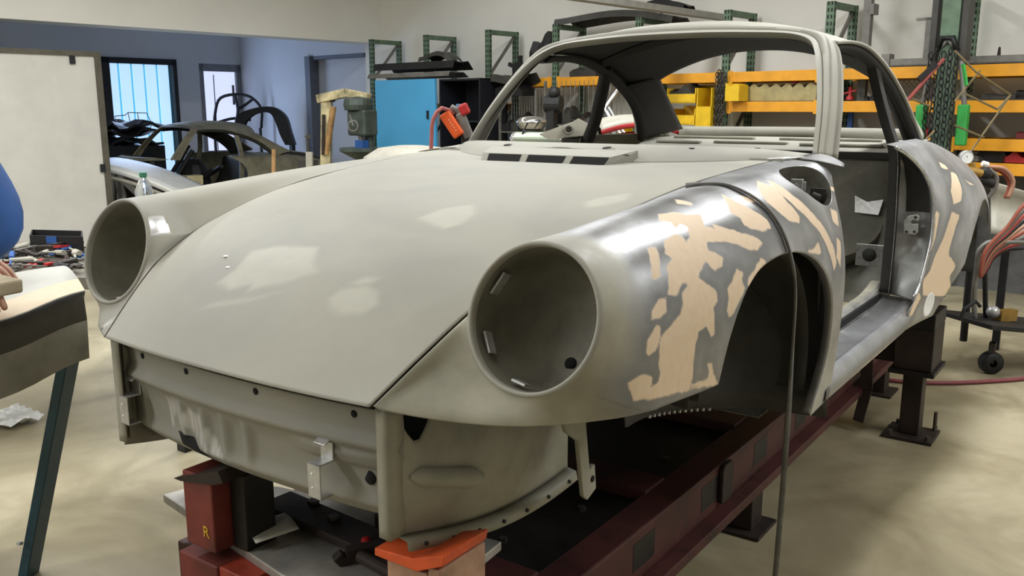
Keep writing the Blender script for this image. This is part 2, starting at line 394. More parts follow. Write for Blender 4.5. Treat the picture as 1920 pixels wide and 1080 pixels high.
fm = MB().grid(fender(ys, ss)); fender_P = fender(ys, ss)
for fn in (f_low, f_arch, f_rear, f_bot): fm = clip(fm, fn)
# filler opening (round recess on the left fender top)
FILL_C = np.array((.698, .475)); FILL_R = (.058, .118)
# ---- front of the fender: swept from the headlight ring to a loop
RC = np.array((.606, -.626, .657)); RR = .125; RT = math.radians(17.9)
RN = np.array((0, -math.cos(RT), math.sin(RT))); RE1 = np.array((1., 0, 0)); RE2 = np.array((0, math.sin(RT), math.cos(RT)))
def ringpt(th, r=RR, d=0): return RC+r*(math.cos(th)*RE1+math.sin(th)*RE2)-RN*d
def loop_pts():
    full = fender(np.array([-.48]), ss)[0]; k = np.argmax((full[:, 2] < .492) & (ss > .3)); t = (full[k-1, 2]-.492)/(full[k-1, 2]-full[k, 2])
    sec = np.vstack([full[:k], full[k-1]+t*(full[k]-full[k-1])])
    a = spline([(sec[-1][0], -.48, .492), (.742,-.535,.4905), (.700,-.597,.4895), (.655,-.648,.489), (.60,-.688,.488), (.53,-.722,.489), (.46,-.757,.496), (.402,-.787,.506)], 60)
    b = seam(np.linspace(-.787, -.48, 50))
    return sec[::-1], a, b
sec, bot, sm = loop_pts()
loopP = np.vstack([sec, sm[::-1][1:], bot[::-1][1:-1]])                # counter-clockwise seen from the front: bottom-outer -> crown -> seam -> nose -> bottom
segid = np.r_[np.zeros(len(sec)), np.ones(len(sm)-1), 2*np.ones(len(bot)-2)]
ang = np.unwrap(np.arctan2(loopP[:, 2]-RC[2], loopP[:, 0]-RC[0]))
if ang[-1] < ang[0]: ang = -ang
N = len(loopP)
_sd = (fender(np.array([-.47]), ss)-fender(np.array([-.48]), ss))[0]; secd = _sd[:len(sec)][::-1]
nt = 34; T = np.linspace(0, 1, nt)
grid = np.empty((nt, N, 3)); T0 = np.empty((N, 3)); T1 = np.empty((N, 3)); P0 = np.empty((N, 3))
n0, n1 = len(sec), len(sm)-1; n2 = N-n0-n1
def sstep(t): t = min(max(t, 0), 1); return t*t*(3-2*t)
for k in range(N):
    th = math.atan2(loopP[k,2]-RC[2], loopP[k,0]-RC[0]); td = math.degrees(th)
    p0 = ringpt(th, RR+.003, .004); p1 = loopP[k]; L = np.linalg.norm(p1-p0); P0[k] = p0
    rad = math.cos(th)*RE1+math.sin(th)*RE2
    back = np.array((.08*math.cos(th), 1, .10 if math.sin(th) > 0 else 0.0)); back /= np.linalg.norm(back)
    wb = np.interp(td, [-180,-150,-110,-75,-45,-10,30,120,150,165,180], [.30,.0,.0,.12,.5,.85,1,1,.85,.55,.30])
    t0 = wb*back+(1-wb)*(rad+RN*np.interp(td, [-180,-150,-120,-80,-40], [-.1,.15,.1,-.35,-.4]))
    T0[k] = t0/np.linalg.norm(t0)*L*1.05
    bk = np.array((.10, 1, .05))
    if segid[k] == 0:
        t1 = secd[k]; T1[k] = t1/np.linalg.norm(t1)*L*np.interp(td, [-45, 0, 140, 165], [.8, 1, 1, .7])
    elif segid[k] == 1:
        q = sstep((k-n0)/n1/.55); a = secd[n0-1]/np.linalg.norm(secd[n0-1])*L*.7; T1[k] = a*(1-q)+((p1-p0)*.9+np.array((0, 0, -.004)))*q
    else:
        q = (k-n0-n1)/n2; b = np.array((0, -.02, -1.))*L*.8+(p1-p0)*.2
        qa = sstep(q/.3); qb = sstep((1-q)/.35)
        T1[k] = (p1-p0)*.9*(1-qa)+b*qa
        if q > .65: a = secd[0]/np.linalg.norm(secd[0])*L*.8; T1[k] = a*(1-qb)+b*qb
def smooth_ring(A, n=9, it=3):
    for _ in range(it):
        A = sum(np.roll(A, d, 0) for d in range(-n, n+1))/(2*n+1)
    return A
T0 = smooth_ring(T0, 6, 3); T1s = smooth_ring(T1, 6, 2); T1 = np.where((segid == 0)[:, None], T1*.6+T1s*.4, T1s)
for j, t in enumerate(T):
    grid[j] = (2*t**3-3*t**2+1)*P0+(t**3-2*t**2+t)*T0+(-2*t**3+3*t**2)*loopP+(t**3-t**2)*T1
front_patch = MB().grid(grid, closed=True)
def rimlip():
    return MB().lathe(RC, RN, [(RR+.006, -.006), (RR+.0045, -.001), (RR+.001, .0015), (RR-.003, .0005), (RR-.004, -.006), (RR-.004, -.014)], 72)
def archlip():
    a = np.linspace(_aa[0]+.02, _aa[-1]-.02, 90); P = []
    for d_in, d_r in ((0, 0), (.004, .004), (.020, .005)):
        row = []
        for t in a:
            r = float(arch_r(np.array([t]))[0]); y = ARC[0]+r*math.cos(t); z = ARC[1]+r*math.sin(t)
            y2 = ARC[0]+(r-d_r*0)*math.cos(t); z2 = ARC[1]+(r-d_r*0)*math.sin(t)
            row.append((xside(FY, FC, y, max(z, .215))-d_in, y2, z2))
        P.append(row)
    P = np.array(P); keep = (P[0,:,2] > np.where(P[0,:,1] < .1, .482, .232)); return MB().grid(P[:, keep])
def weld(mb, dist=.0006):
    import bmesh
    bm = bmesh.new(); vs = [bm.verts.new(p) for p in mb.v]
    for f in mb.f:
        try: bm.faces.new([vs[i] for i in f])
        except ValueError: pass
    bmesh.ops.remove_doubles(bm, verts=bm.verts, dist=dist)
    bmesh.ops.recalc_face_normals(bm, faces=bm.faces)
    m = MB(); bm.verts.index_update(); m.v = [tuple(v.co) for v in bm.verts]; m.f = [tuple(v.index for v in f.verts) for f in bm.faces]; bm.free(); return m
def f_fill(V):
    d = np.hypot((V[:,1]-FILL_C[1])/FILL_R[1], (V[:,0]-FILL_C[0])/FILL_R[0])
    return np.where(V[:,2] > .70, (d-1)*.06, .1)
def join(*ms):
    m = MB()
    for q in ms: m.add(q.v, q.f)
    return m
fr_right = weld(join(fm, front_patch)).mirror()
fr_left = weld(join(clip(fm, f_fill), front_patch))
def polar(V):        # unrolled fender coordinate
    return np.stack([V[:,1], .24*np.arctan2(V[:,2]-.60, V[:,0]-.55)], 1)
def sdf(P, polys):
    """signed distance to the union of closed outlines, positive inside"""
    best = np.full(len(P), -9.)
    for poly in polys:
        Q = np.asarray(poly, float); n = len(Q); dmin = np.full(len(P), 9.); ins = np.zeros(len(P), bool)
        for i in range(n):
            a, b = Q[i], Q[(i+1) % n]; e = b-a; wv = P-a
            t = np.clip((wv@e)/max(e@e, 1e-12), 0, 1); dmin = np.minimum(dmin, np.hypot(*(wv-t[:,None]*e).T))
            c = (a[1] > P[:,1]) != (b[1] > P[:,1])
            with np.errstate(divide='ignore', invalid='ignore'):
                xi = (b[0]-a[0])*(P[:,1]-a[1])/(b[1]-a[1])+a[0]
            ins ^= c & (P[:,0] < xi)
        best = np.maximum(best, np.where(ins, dmin, -dmin))
    return best
def setattrs(o, mb, polys, primer_fn, pfun=polar):
    V = np.array(mb.v)-np.array((0, 0, ZC))
    for nm, val in (('filler', sdf(pfun(V), polys) if polys else np.full(len(V), -9.)), ('primer', primer_fn(V))):
        a = o.data.attributes.new(nm, 'FLOAT', 'POINT'); a.data.foreach_set('value', val.astype(np.float32))
FILLPOLY = [[(-.269,.26),(-.217,.251),(-.2,.234),(-.16,.221),(-.177,.204),(-.193,.191),(-.165,.18),(-.16,.192),(-.132,.177),(-.079,.153),(-.027,.134),(-.013,.12),(-.049,.112),(-.084,.115),(-.12,.134),(-.158,.147),(-.224,.16),(-.236,.144),(-.196,.12),(-.212,.105),(-.245,.102),(-.255,.11),(-.262,.127),(-.293,.112),(-.312,.1),(-.29,.085),(-.26,.065),(-.262,.044),(-.281,.038),(-.286,-.016),(-.3,-.018),(-.316,.005),(-.342,.0),(-.357,-.022),(-.364,-.049),(-.364,-.081),(-.38,-.1),(-.459,-.094),(-.539,-.09),(-.556,-.054),(-.525,-.042),(-.497,-.052),(-.501,-.072),(-.48,-.063),(-.473,-.052),(-.478,-.034),(-.47,.012),(-.449,.025),(-.397,.046),(-.383,.063),(-.376,.083),(-.352,.093),(-.352,.1),(-.366,.1),(-.392,.083),(-.423,.09),(-.437,.06),(-.461,.051),(-.487,.053),(-.48,.069),(-.452,.086),(-.423,.087),(-.411,.1),(-.392,.138),(-.364,.151),(-.373,.166),(-.35,.19),(-.3,.198),(-.286,.187),(-.293,.169),(-.267,.181),(-.243,.203),(-.252,.216),(-.288,.206),(-.269,.226),(-.293,.242)],
 [(.008,.257),(.011,.223),(.041,.184),(.063,.162),(.058,.144),(.011,.143),(-.03,.154),(-.051,.167),(-.042,.185),(-.058,.203),(-.037,.221)],
 [(.224,.264),(.241,.236),(.226,.186),(.243,.149),(.226,.136),(.169,.146),(.139,.173),(.129,.2),(.141,.219),(.174,.244)],
 [(.267,.259),(.281,.239),(.286,.198),(.323,.16),(.385,.11),(.428,.064),(.449,.016),(.423,.001),(.395,.042),(.35,.096),(.293,.138),(.25,.17),(.233,.205),(.236,.226)],
 [(-.162,.091),(-.141,.079),(-.153,.065),(-.143,.048),(-.172,.033),(-.205,.009),(-.224,.007),(-.233,.019),(-.219,.041),(-.217,.062),(-.191,.072)],
 [(-.044,.096),(-.025,.084),(-.046,.069),(-.087,.054),(-.122,.044),(-.134,.053),(-.117,.068),(-.082,.078)],
 [(-.409,.188),(-.385,.185),(-.397,.162),(-.421,.129),(-.44,.123),(-.447,.13),(-.428,.159)],
 [(-.473,.043),(-.463,.036),(-.47,.012),(-.487,-.006),(-.506,-.011),(-.513,-.003),(-.506,.021)],
 [(-.139,.295),(-.127,.259),(-.143,.253),(-.167,.274)],
 [(-.179,-.004),(-.162,-.009),(-.191,-.044),(-.219,-.081),(-.233,-.096),(-.241,-.081),(-.219,-.048),(-.196,-.023)],
 [(-.314,-.064),(-.295,-.065),(-.288,-.086),(-.262,-.113),(-.333,-.102),(-.38,-.098),(-.364,-.091),(-.307,-.092),(-.307,-.079)],
 [(.233,.075),(.271,.072),(.316,.083),(.323,.057),(.312,.054),(.229,.068)],
 [(.485,.146),(.53,.135),(.511,.098),(.47,.115)],
 [(.551,.204),(.587,.19),(.582,.18),(.539,.193)],
 [(.544,.237),(.558,.224),(.549,.212),(.515,.223)],
 [(.056,.238),(.086,.221),(.084,.205),(.051,.217)],
 [(.473,.077),(.504,.061),(.485,-.001),(.449,.029)]]
fl = cpart('front_fender', fr_left, m_bare, solid=.002, label='sanded bare steel front fender with peach filler patches')
setattrs(fl, fr_left, FILLPOLY, lambda V: np.interp(V[:,1]-.12*(V[:,0]-.70)+.25*np.maximum(0, .5-V[:,2]), [-.62,-.52,-.36], [1,.72,0]))
def maskattr(o, mb, name, polys, axes, k=160., only=None):
    V = np.array(mb.v)-np.array((0, 0, ZC)); v = np.clip(.5+k*sdf(V[:, axes], polys), 0, 1)
    if only is not None: v = np.where(only(V), v, 0)
    a = o.data.attributes.new(name, 'FLOAT', 'POINT'); a.data.foreach_set('value', v.astype(np.float32))
frr = cpart('front_fender', fr_right, m_prim, solid=.002, label='dusty grey primed front fender with bare metal scratches')
maskattr(frr, fr_right, 'bare', [[(-.512,.745),(-.486,.738),(-.474,.712),(-.490,.698),(-.51,.715)],[(-.535,.492),(-.50,.520),(-.425,.556),(-.45,.532),(-.49,.505),(-.52,.486)],[(-.66,.515),(-.635,.522),(-.64,.505),(-.66,.497)]], [0, 2], 260., lambda V: V[:,1] < -.552)
for mir in (False, True):
    g = (lambda m: m.mirror()) if mir else (lambda m: m)
    par = fl if not mir else bpy.data.objects['front_fender.001']
    lm = g(archlip()); lo = cpart('wheel_arch_lip', lm, m_bare if not mir else m_prim, par, solid=.002)
    if not mir: setattrs(lo, lm, [], lambda V: V[:,0]*0+.15)
    cpart('headlight_rim', g(rimlip()), m_prim, par)
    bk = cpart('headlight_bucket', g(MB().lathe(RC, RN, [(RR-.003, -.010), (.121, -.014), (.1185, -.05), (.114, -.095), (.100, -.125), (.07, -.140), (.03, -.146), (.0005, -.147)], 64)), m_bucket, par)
    # drain hole, adjuster tabs
    def bpt(th, r, d): return tuple(ringpt(th, r, d))
    cpart('drain_hole', g(MB().cyl(bpt(math.radians(-83), .064, .1385), bpt(math.radians(-83), .064, .146), .0115, n=24)), m_black, bk)
    for td, ln in ((152, .022), (-152, .020), (-100, .014)):
        a = math.radians(td); p = ringpt(a, .114, .035); tg = -math.sin(a)*RE1+math.cos(a)*RE2; rd = math.cos(a)*RE1+math.sin(a)*RE2
        b = MB().bar(p-tg*ln-rd*.004, p+tg*ln-rd*.004, .004, .020, up=tuple(RN)); cpart('mounting_tab', g(b), m_galv, bk, smooth=False)
# fuel filler recess on the left fender
ang36 = np.linspace(0, 2*math.pi, 49)[:-1]
rows = []
for k, (sc, dz) in enumerate(((1.0, 0), (.97, .012), (.93, .04), (.84, .062), (.0, .07))):
    row = []
    for t in ang36:
        y = FILL_C[1]+FILL_R[1]*math.sin(t); x = FILL_C[0]+FILL_R[0]*math.cos(t)
        cp = herm(FY, FC, np.array([y]))[0]; q = herm(SP, cp, np.linspace(.05, .7, 200)); z = float(np.interp(x, q[:,0], q[:,1]))
        xx = FILL_C[0]+(x-FILL_C[0])*sc; yy = FILL_C[1]+(y-FILL_C[1])*sc
        row.append((xx-dz*.45, yy, z*sc+(1-sc)*.805-dz*.85))
    rows.append(row)
fr = cpart('fuel_filler_recess', MB().grid(np.array(rows), closed=True), M('recess_shade', (84,82,72), .7, 0, .3, 12), fl)  # recess colour darkened to stand in for the shade inside it
cpart('filler_latch', MB().box(.652,.682,.50,.512,.775,.815).box(.648,.686,.512,.520,.785,.808).cyl((.666,.497,.797),(.666,.503,.797),.008), m_galv, fr, smooth=False, bevel=.001)
cpart('filler_hinge', MB().cyl((.70,.53,.772),(.72,.53,.765),.011).box(.69,.73,.545,.555,.755,.79), m_dark, fr, smooth=False)

# ---- hood
HSEAM = SEAM.copy(); HSEAM[:, 0] -= .0065
HC = np.array([(0,-.800,.502),(0,-.722,.583),(0,-.645,.650),(0,-.575,.697),(0,-.47,.742),(0,-.32,.786),(0,-.10,.818),(0,.08,.833),(0,.20,.839),(0,.345,.845)])
par = np.linspace(0, 1, len(SEAM))
vv = np.linspace(0, 1, 130); uu = np.linspace(-1, 1, 121)
Sm = herm(par, HSEAM, vv); Cn = herm(par, HC, vv)
Pg = np.empty((len(vv), len(uu), 3))
for j, u in enumerate(uu):
    k = 1-abs(u)**2.2; kz = 1-abs(u)**2.6
    Pg[:, j, 0] = Sm[:, 0]*u; Pg[:, j, 1] = Sm[:, 1]+(Cn[:, 1]-Sm[:, 1])*k; Pg[:, j, 2] = Sm[:, 2]+(Cn[:, 2]-Sm[:, 2])*kz
hood_m = MB().grid(Pg)
# ventilation cut-out at the hood's rear edge
VX0, VX1 = -.235, .235
def f_vent(V):
    yl = .300+.0*V[:,0]
    d = np.maximum(np.abs(V[:,0])-(.205+.35*(V[:,1]-.300)), yl-V[:,1]); return d
hood_c = clip(hood_m, f_vent)
hood = cpart('hood', hood_c, m_prim, solid=.003, label='dusty grey primed hood with sanded patches')
maskattr(hood, hood_c, 'patch', [[(.161,-.656),(.173,-.632),(.225,-.613),(.261,-.619),(.28,-.643),(.263,-.667),(.211,-.678),(.181,-.671)],[(-.17,-.663),(-.148,-.63),(-.156,-.58),(-.096,-.557),(.023,-.545),(.053,-.588),(.091,-.61),(.033,-.642),(-.026,-.661),(-.059,-.675),(-.062,-.659),(-.111,-.675)],[(.156,-.395),(.172,-.327),(.221,-.277),(.266,-.327),(.275,-.383),(.248,-.419),(.194,-.406)],[(-.164,-.716),(-.134,-.699),(-.024,-.677),(.036,-.659),(-.028,-.688),(-.106,-.706)],[(.181,-.619),(.209,-.597),(.241,-.593),(.234,-.608),(.206,-.622)],[(.421,-.163),(.429,-.108),(.47,-.026),(.496,-.087),(.477,-.147),(.45,-.189)]], [0, 1], 60.)
# edge returns give the hood its folded border
e = MB(); fe = Pg[0]; e.grid(np.stack([fe, fe+np.array((0, .012, -.004)), fe+np.array((0, .02, .012))])); cpart('front_edge_fold', e, m_prim, hood)
# two drops on the hood
for x, y in ((-.215,-.60),(-.175,-.625)):
    cpart('water_drop', MB().ball((x, y, float(np.interp(y, HC[:,1], HC[:,2]))-.003), (.008,.006,.003)), m_whitetape, hood)
# ---- ventilation grille
zf, zr = .832, .879
VP_ = [(.300, zf, .205), (.330, .864, .217), (.42, zr, .25)]
vent = cpart('cowl_vent', join(*[MB().add([(-a[2],a[0],a[1]),(a[2],a[0],a[1]),(b[2],b[0],b[1]),(-b[2],b[0],b[1])], [(0,1,2,3)]) for a, b in zip(VP_, VP_[1:])])
  .add([(sx*w_,y_,z_) for sx in (-1,1) for y_,z_,w_ in ((.30,zf,.205),(.42,zr,.25),(.42,zr-.04,.25))], [(0,1,2),(3,4,5)]), m_prim, solid=.002, smooth=False)
for a, b in ((-.183,-.072),(-.048,.072),(.096,.203)):
    n_ = np.array((0,-.032,.030))/.0439*.0022
    q_ = lambda x, t: tuple(np.array((x*(1+.05*t), (.300+.030*t), zf+.032*t))+n_)
    cpart('vent_slot', MB().add([q_(a,.30),q_(b,.30),q_(b,.93),q_(a,.93)], [(0,1,2,3)]), m_black, vent, solid=.001, smooth=False)
# ---- cowl between hood and windscreen
def hood_rear(u): k = 1-abs(u)**2.2; kz = 1-abs(u)**2.6; return np.array((HSEAM[-1,0]*u*1.07, HSEAM[-1,1]+.004+(HC[-1,1]-HSEAM[-1,1])*k, HSEAM[-1,2]+(HC[-1,2]-HSEAM[-1,2])*kz))
WB = np.array([(0,.475,.893),(.15,.490,.8925),(.30,.530,.891),(.45,.600,.887),(.56,.680,.878),(.625,.765,.866)])      # windscreen base (inner edge)
def wbase(u): return herm(np.linspace(0, 1, 6), WB, np.array([abs(u)]))[0]*np.array((np.sign(u) if u else 1, 1, 1))
rows = []
for t in np.linspace(0, 1, 14):
    row = []
    for u in np.linspace(-1, 1, 81):
        a, b = hood_rear(u), wbase(u); p = a+(b-a)*t; p[2] += .010*math.sin(math.pi*t)*(1-.5*abs(u)); row.append(p)
    rows.append(row)
cowl_m = MB().grid(np.array(rows))
cowl_m = clip(cowl_m, lambda V: np.maximum(np.abs(V[:,0])-.245, V[:,1]-.418))
cowl = cpart('cowl_panel', cowl_m, m_prim, solid=.002)
def wiper_hole(x, y, z):
    c = cpart('wiper_spindle_boss', MB().lathe((x, y, z), (0,-.25,1), [(.024,-.012),(.021,.001),(.017,.003),(.013,.001)], 24), m_prim, cowl)
    cpart('spindle_hole', MB().cyl((x, y, z-.004), (x, y-.0006, z+.0022), .0135, n=20), m_black, c)
_cv = np.array(cowl_m.v)-np.array((0,0,ZC))
for x, y in ((-.215,.455),(.145,.435)): wiper_hole(x, y, float(_cv[np.argmin((_cv[:,0]-x)**2+(_cv[:,1]-y)**2), 2]))
_cv = np.array(cowl_m.v)-np.array((0,0,ZC))
for x, y in ((.36,.53),(.50,.66)):
    z = float(_cv[np.argmin((_cv[:,0]-x)**2+(_cv[:,1]-y)**2), 2])
    cpart('cowl_hole', MB().cyl((x,y,z-.008),(x,y,z+.0018),.008,n=14), m_black, cowl)
# fender corner patch between cowl, fender and windscreen pillar
for mir in (False, True):
    rows = []
    for t in np.linspace(0, 1, 12):
        y = .66+t*.30; row = []
        for s in np.linspace(0, 1, 14):
            a = np.array((.577+t*.05, .69+t*.10, .857+.010*t)); b = np.array((.745-.03*t, .64+t*.11, .842+.002*t))
            p = a+(b-a)*s; p[2] += .006*math.sin(math.pi*s); row.append(p)
        rows.append(row)
    m = MB().grid(np.array(rows)); o = cpart('scuttle_corner', m.mirror() if mir else m, m_prim if mir else m_bare, solid=.002)
    if not mir: setattrs(o, m, [], lambda V: V[:,0]*0)
# masking tape strips near the hood's left rear corner
tp = MB()
for k, (x, y, l) in enumerate(((.575,.62,.09),(.60,.66,.10),(.59,.70,.07))):
    tp.bar((x-.01,y-l/2,.8605-.0*k),(x+.015,y+l/2,.8615),.012,.0015)
cpart('masking_tape', tp, m_whitetape, smooth=False)
# ---- front panel below the hood: pressed pan with ribs
def panel_pt(x, t):
    """t 0 top .. 1 bottom"""
    z = .482-.218*t; y = -.764+.03*(abs(x)/.4)**2+.014*t
    y += -.014*math.exp(-((t-.30)/.06)**2)                                     # roll below the flange
    y += .012*math.exp(-((t-.62)/.20)**4)*(1 if abs(x) < .36 else 0.3)          # sunken field
    for xr in (-.20,-.12,-.05,.02): y -= .013*math.exp(-((x-xr)/.014)**2)*math.exp(-((t-.60)/.19)**4)
    y -= .012*math.exp(-((x-.27)/.10)**4)*math.exp(-((t-.47)/.07)**4)
    y += .03*max(0, t-.86)/.14
    return (x, y, z)
fp = MB().grid(np.array([[panel_pt(x, t) for x in np.linspace(-.415,.415,150)] for t in np.linspace(0,1,60)]))
front = cpart('front_panel', fp, m_front, solid=.002, label='bare front pan with pressed ribs')
_rs = random.Random(11); _st = []
for st_k in range(26):
    st_x = -.26+.012*st_k+_rs.uniform(-.004,.004); st_z = .372-.0010*st_k*st_k*.3+_rs.uniform(-.012,.012); st_l = _rs.uniform(.02,.055); st_w = _rs.uniform(.0025,.0065)
    _st.append([(st_x-st_w,st_z+.006),(st_x+st_w*.3,st_z+.012),(st_x+st_w,st_z),(st_x+st_w*.5,st_z-st_l),(st_x-st_w*.4,st_z-st_l*.8)])
maskattr(front, fp, 'bare', _st, [0, 2], 75.)
for x in (-.333,-.154,.068,.312): cpart('bolt_hole', MB().cyl((x,panel_pt(x,.07)[1]+.01,.467),(x,panel_pt(x,.07)[1]-.0022,.467),.007,n=14), m_black, front)
cpart('drain_hole', MB().cyl((.325,panel_pt(.325,.638)[1]+.01,.343),(.325,panel_pt(.325,.638)[1]-.0022,.343),.0135,n=20), m_black, front)
cpart('tow_slot', MB().grid(np.array([[np.array(panel_pt(x+.05*(t-.76)/.18, t))+np.array((0,-.0035,0)) for x in np.linspace(-.232,-.172,12)] for t in np.linspace(.76,.94,12)])), m_black, front)
# side flange strips where panel meets the pan sides
for sx in (-1, 1):
    P = [[(sx*(.405+d), -.760+e+.03*0, z) for d, e in ((-.02,-.006),(.006,-.008),(.008,.03))] for z in np.linspace(.50,.262,14)]
    cpart('side_flange', MB().grid(np.array(P)), m_inner, front, solid=.002)
def zbracket(x):
    z0, z1 = .30, .40; b = thing
    m = MB().bar((x,-.775,z1+.012),(x,-.79,z1+.004),.030,.003).add([], [])
    m.box(x-.016,x+.016,-.806,-.803,.305,.372).box(x-.016,x+.016,-.806,-.770,.369,.372).box(x-.016,x+.016,-.773,-.770,.369,.405).box(x-.016,x+.016,-.806,-.775,.305,.308)
    m.shift((0, panel_pt(x, .5)[1]+.764, 0)); o = cpart('bumper_bracket', m, m_galv, front, smooth=False, bevel=.0012, label='bright galvanised bumper bracket')
    for z in (.325,.352): cpart('bracket_hole', MB().cyl((x-.004,-.8035,z),(x-.004,-.8068,z),.003,n=10).shift((0, panel_pt(x, .5)[1]+.764, 0)), m_whitetape, o)
zbracket(.248); zbracket(-.385)
# ---- trunk pan sides
for mir in (False, True):
    def sidept(t, v):
        y = -.745+.47*t; x = .408+.055*t+.05*math.sin(math.pi*v)*math.sin(math.pi*min(1, t*1.1))*.9
        ztop = .500-.075*math.exp(-((t-.10)/.08)**2)-.015*t; zbot = .262-.055*math.sin(math.pi*t*.75)+.02*t
        return (x-.018*(v > .85)*0, y, ztop+(zbot-ztop)*v)
    P = np.array([[sidept(t, v) for v in np.linspace(0,1,24)] for t in np.linspace(0,1,36)])
    m = MB().grid(P)
    low = np.array([[P[i,-1]+np.array((d, 0, -e)) for d, e in ((0,0),(.022,.004),(.026,.022))] for i in range(len(P))])
    m2 = MB().grid(low)
    sp_ = cpart('trunk_pan_side', m.mirror() if mir else m, m_inner, solid=.002)
    cpart('pan_bottom_flange', m2.mirror() if mir else m2, m_inner, sp_, solid=.002)
    if not mir:
        for i in range(7):
            q = P[3+i*5, -1]; cpart('spot_weld', MB().cyl((q[0]+.020,q[1],q[2]-.012),(q[0]+.0285,q[1],q[2]-.012),.004,n=10), m_dark, sp_)
        cpart('pressed_lug', MB().lathe((.447,-.66,.352),(.5,1,-.25),[(.006,-.07),(.018,-.05),(.020,.05),(.010,.075),(.0,.078)],16), m_inner, sp_)
        cpart('clip', MB().box(.478,.49,-.52,-.50,.455,.50).box(.478,.505,-.535,-.48,.478,.484), m_inner, sp_, smooth=False)
    # wall behind the pan (front wall of the wheel well) and bumper support arm
    w_ = MB().grid(np.array([[(x, -.275+.05*math.cos((x-.46)/.3*2), z) for x in np.linspace(.455,.74,12)] for z in np.linspace(.70,.43,10)]))
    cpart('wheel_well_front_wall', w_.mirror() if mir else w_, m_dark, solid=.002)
    a = MB().bar((.545,-.452,.44),(.545,-.37,.262),.006,.055,up=(0,1,.3)).bar((.555,-.39,.285),(.555,-.325,.240),.006,.045,up=(0,1,1))
    a = MB().prism([(-.455,.44),(-.395,.445),(-.365,.40),(-.345,.285),(-.325,.29),(-.318,.235),(-.352,.222),(-.368,.235),(-.392,.36),(-.435,.39)], (.55,0,0), (0,1,0), (0,0,1), .010)
    arm = cpart('bumper_support_arm', a.mirror() if mir else a, m_inner, smooth=False, bevel=.002)
    if not mir: cpart('arm_hole', MB().cyl((.549,-.335,.262),(.5615,-.335,.262),.007,n=12), m_black, arm)
# trunk interior floor, and an added dark sheet that puts shade behind the gaps
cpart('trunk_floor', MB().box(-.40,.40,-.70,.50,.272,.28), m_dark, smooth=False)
cpart('gap_shade_sheet', MB().grid(np.array([[(x, y, float(seam(np.array([y]))[0,2])-.045) for x in np.linspace(-.45,.45,4)] for y in np.linspace(-.70,.45,20)])), m_dark)
# ---- front wheel houses
for mir in (False, True):
    rows = []
    for x in np.linspace(.745, .455, 12):
        row = []
        for t in np.linspace(-.25, math.pi-.22, 44):
            r = .348-.012*(x > .7); row.append((x, .085+r*1.03*math.cos(t), .365+r*.98*math.sin(t)))
        rows.append(row)
    m = MB().grid(np.array(rows)); 
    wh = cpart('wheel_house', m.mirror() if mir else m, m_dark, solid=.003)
    if not mir:
        pass
    wl_ = spline(np.array([(.56,-.20,0),(.51,-.10,0),(.495,.0,0),(.505,.13,0),(.55,.27,0),(.62,.39,0),(.70,.455,0),(.782,.515,0)]), 40)
    zb_ = np.interp(np.linspace(0,1,40), [0,.15,.3,.6,1], [.33,.285,.272,.235,.19])
    ww = np.stack([np.stack([wl_[:,0]-(.03*v), wl_[:,1], zb_+(.66-zb_)*v], 1) for v in np.linspace(0,1,10)])
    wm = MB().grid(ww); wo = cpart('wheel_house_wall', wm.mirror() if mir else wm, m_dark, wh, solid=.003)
    if not mir:
        se = MB()
        for k in range(12, 24): q = ww[0, k]; se.box(q[0]-.001,q[0]+.005,q[1]-.0022,q[1]+.0022,q[2]-.004,q[2]+.003)
        cpart('serrated_flange', se, m_galv, wo, smooth=False)
# ================================================================== greenhouse
DR = np.array([(.552,1.14,1.196),(.566,1.28,1.205),(.573,1.45,1.197),(.578,1.60,1.168),(.586,1.77,1.115),(.60,1.95,1.030),(.618,2.06,.945),(.640,2.12,.868)])  # drip rail
AP_IN = np.array([(.622,.765,.866),(.596,.862,.985),(.560,.960,1.095),(.525,1.035,1.168),(.488,1.085,1.207),(.42,1.098,1.228),(.30,1.082,1.236),(.15,1.062,1.241),(0,1.055,1.242)])  # windscreen opening edge
AP_MID = np.array([(.645,.795,.858),(.622,.895,.985),(.590,.990,1.095),(.560,1.065,1.172),(.520,1.115,1.222),(.43,1.135,1.246),(.30,1.125,1.258),(.15,1.108,1.266),(0,1.10,1.268)])
AP_OUT = np.array([(.664,.855,.852),(.643,.945,.985),(.612,1.035,1.095),(.580,1.100,1.165),(.552,1.14,1.196)])
def prof(A, n): return spline(A, n)
def both(mb, name, mat, **k):
    m2 = mb.mirror(); return cpart(name, mb, mat, **k), cpart(name, m2, mat, **k)
# windscreen surround: inner lip, gutter, outer face
tt = np.linspace(0, 1, 90)
pi_ = herm(np.linspace(0,1,9), AP_IN, tt); pm_ = herm(np.linspace(0,1,9), AP_MID, tt)
n_in = np.array([(0,.30,-.12)])
lip0 = pi_+np.array((0,.022,-.016)); d_ = pm_-pi_
ws = MB().grid(np.stack([lip0, pi_, pi_+d_*.30, pi_+d_*.40+np.array((0,.006,-.004)), pi_+d_*.52, pi_+d_*.8+np.array((0,-.004,.003)), pm_]))
ws = join(ws, ws.mirror()); ws = weld(ws)
frame = cpart('windscreen_frame', ws, m_prim, solid=.002, autos=50)
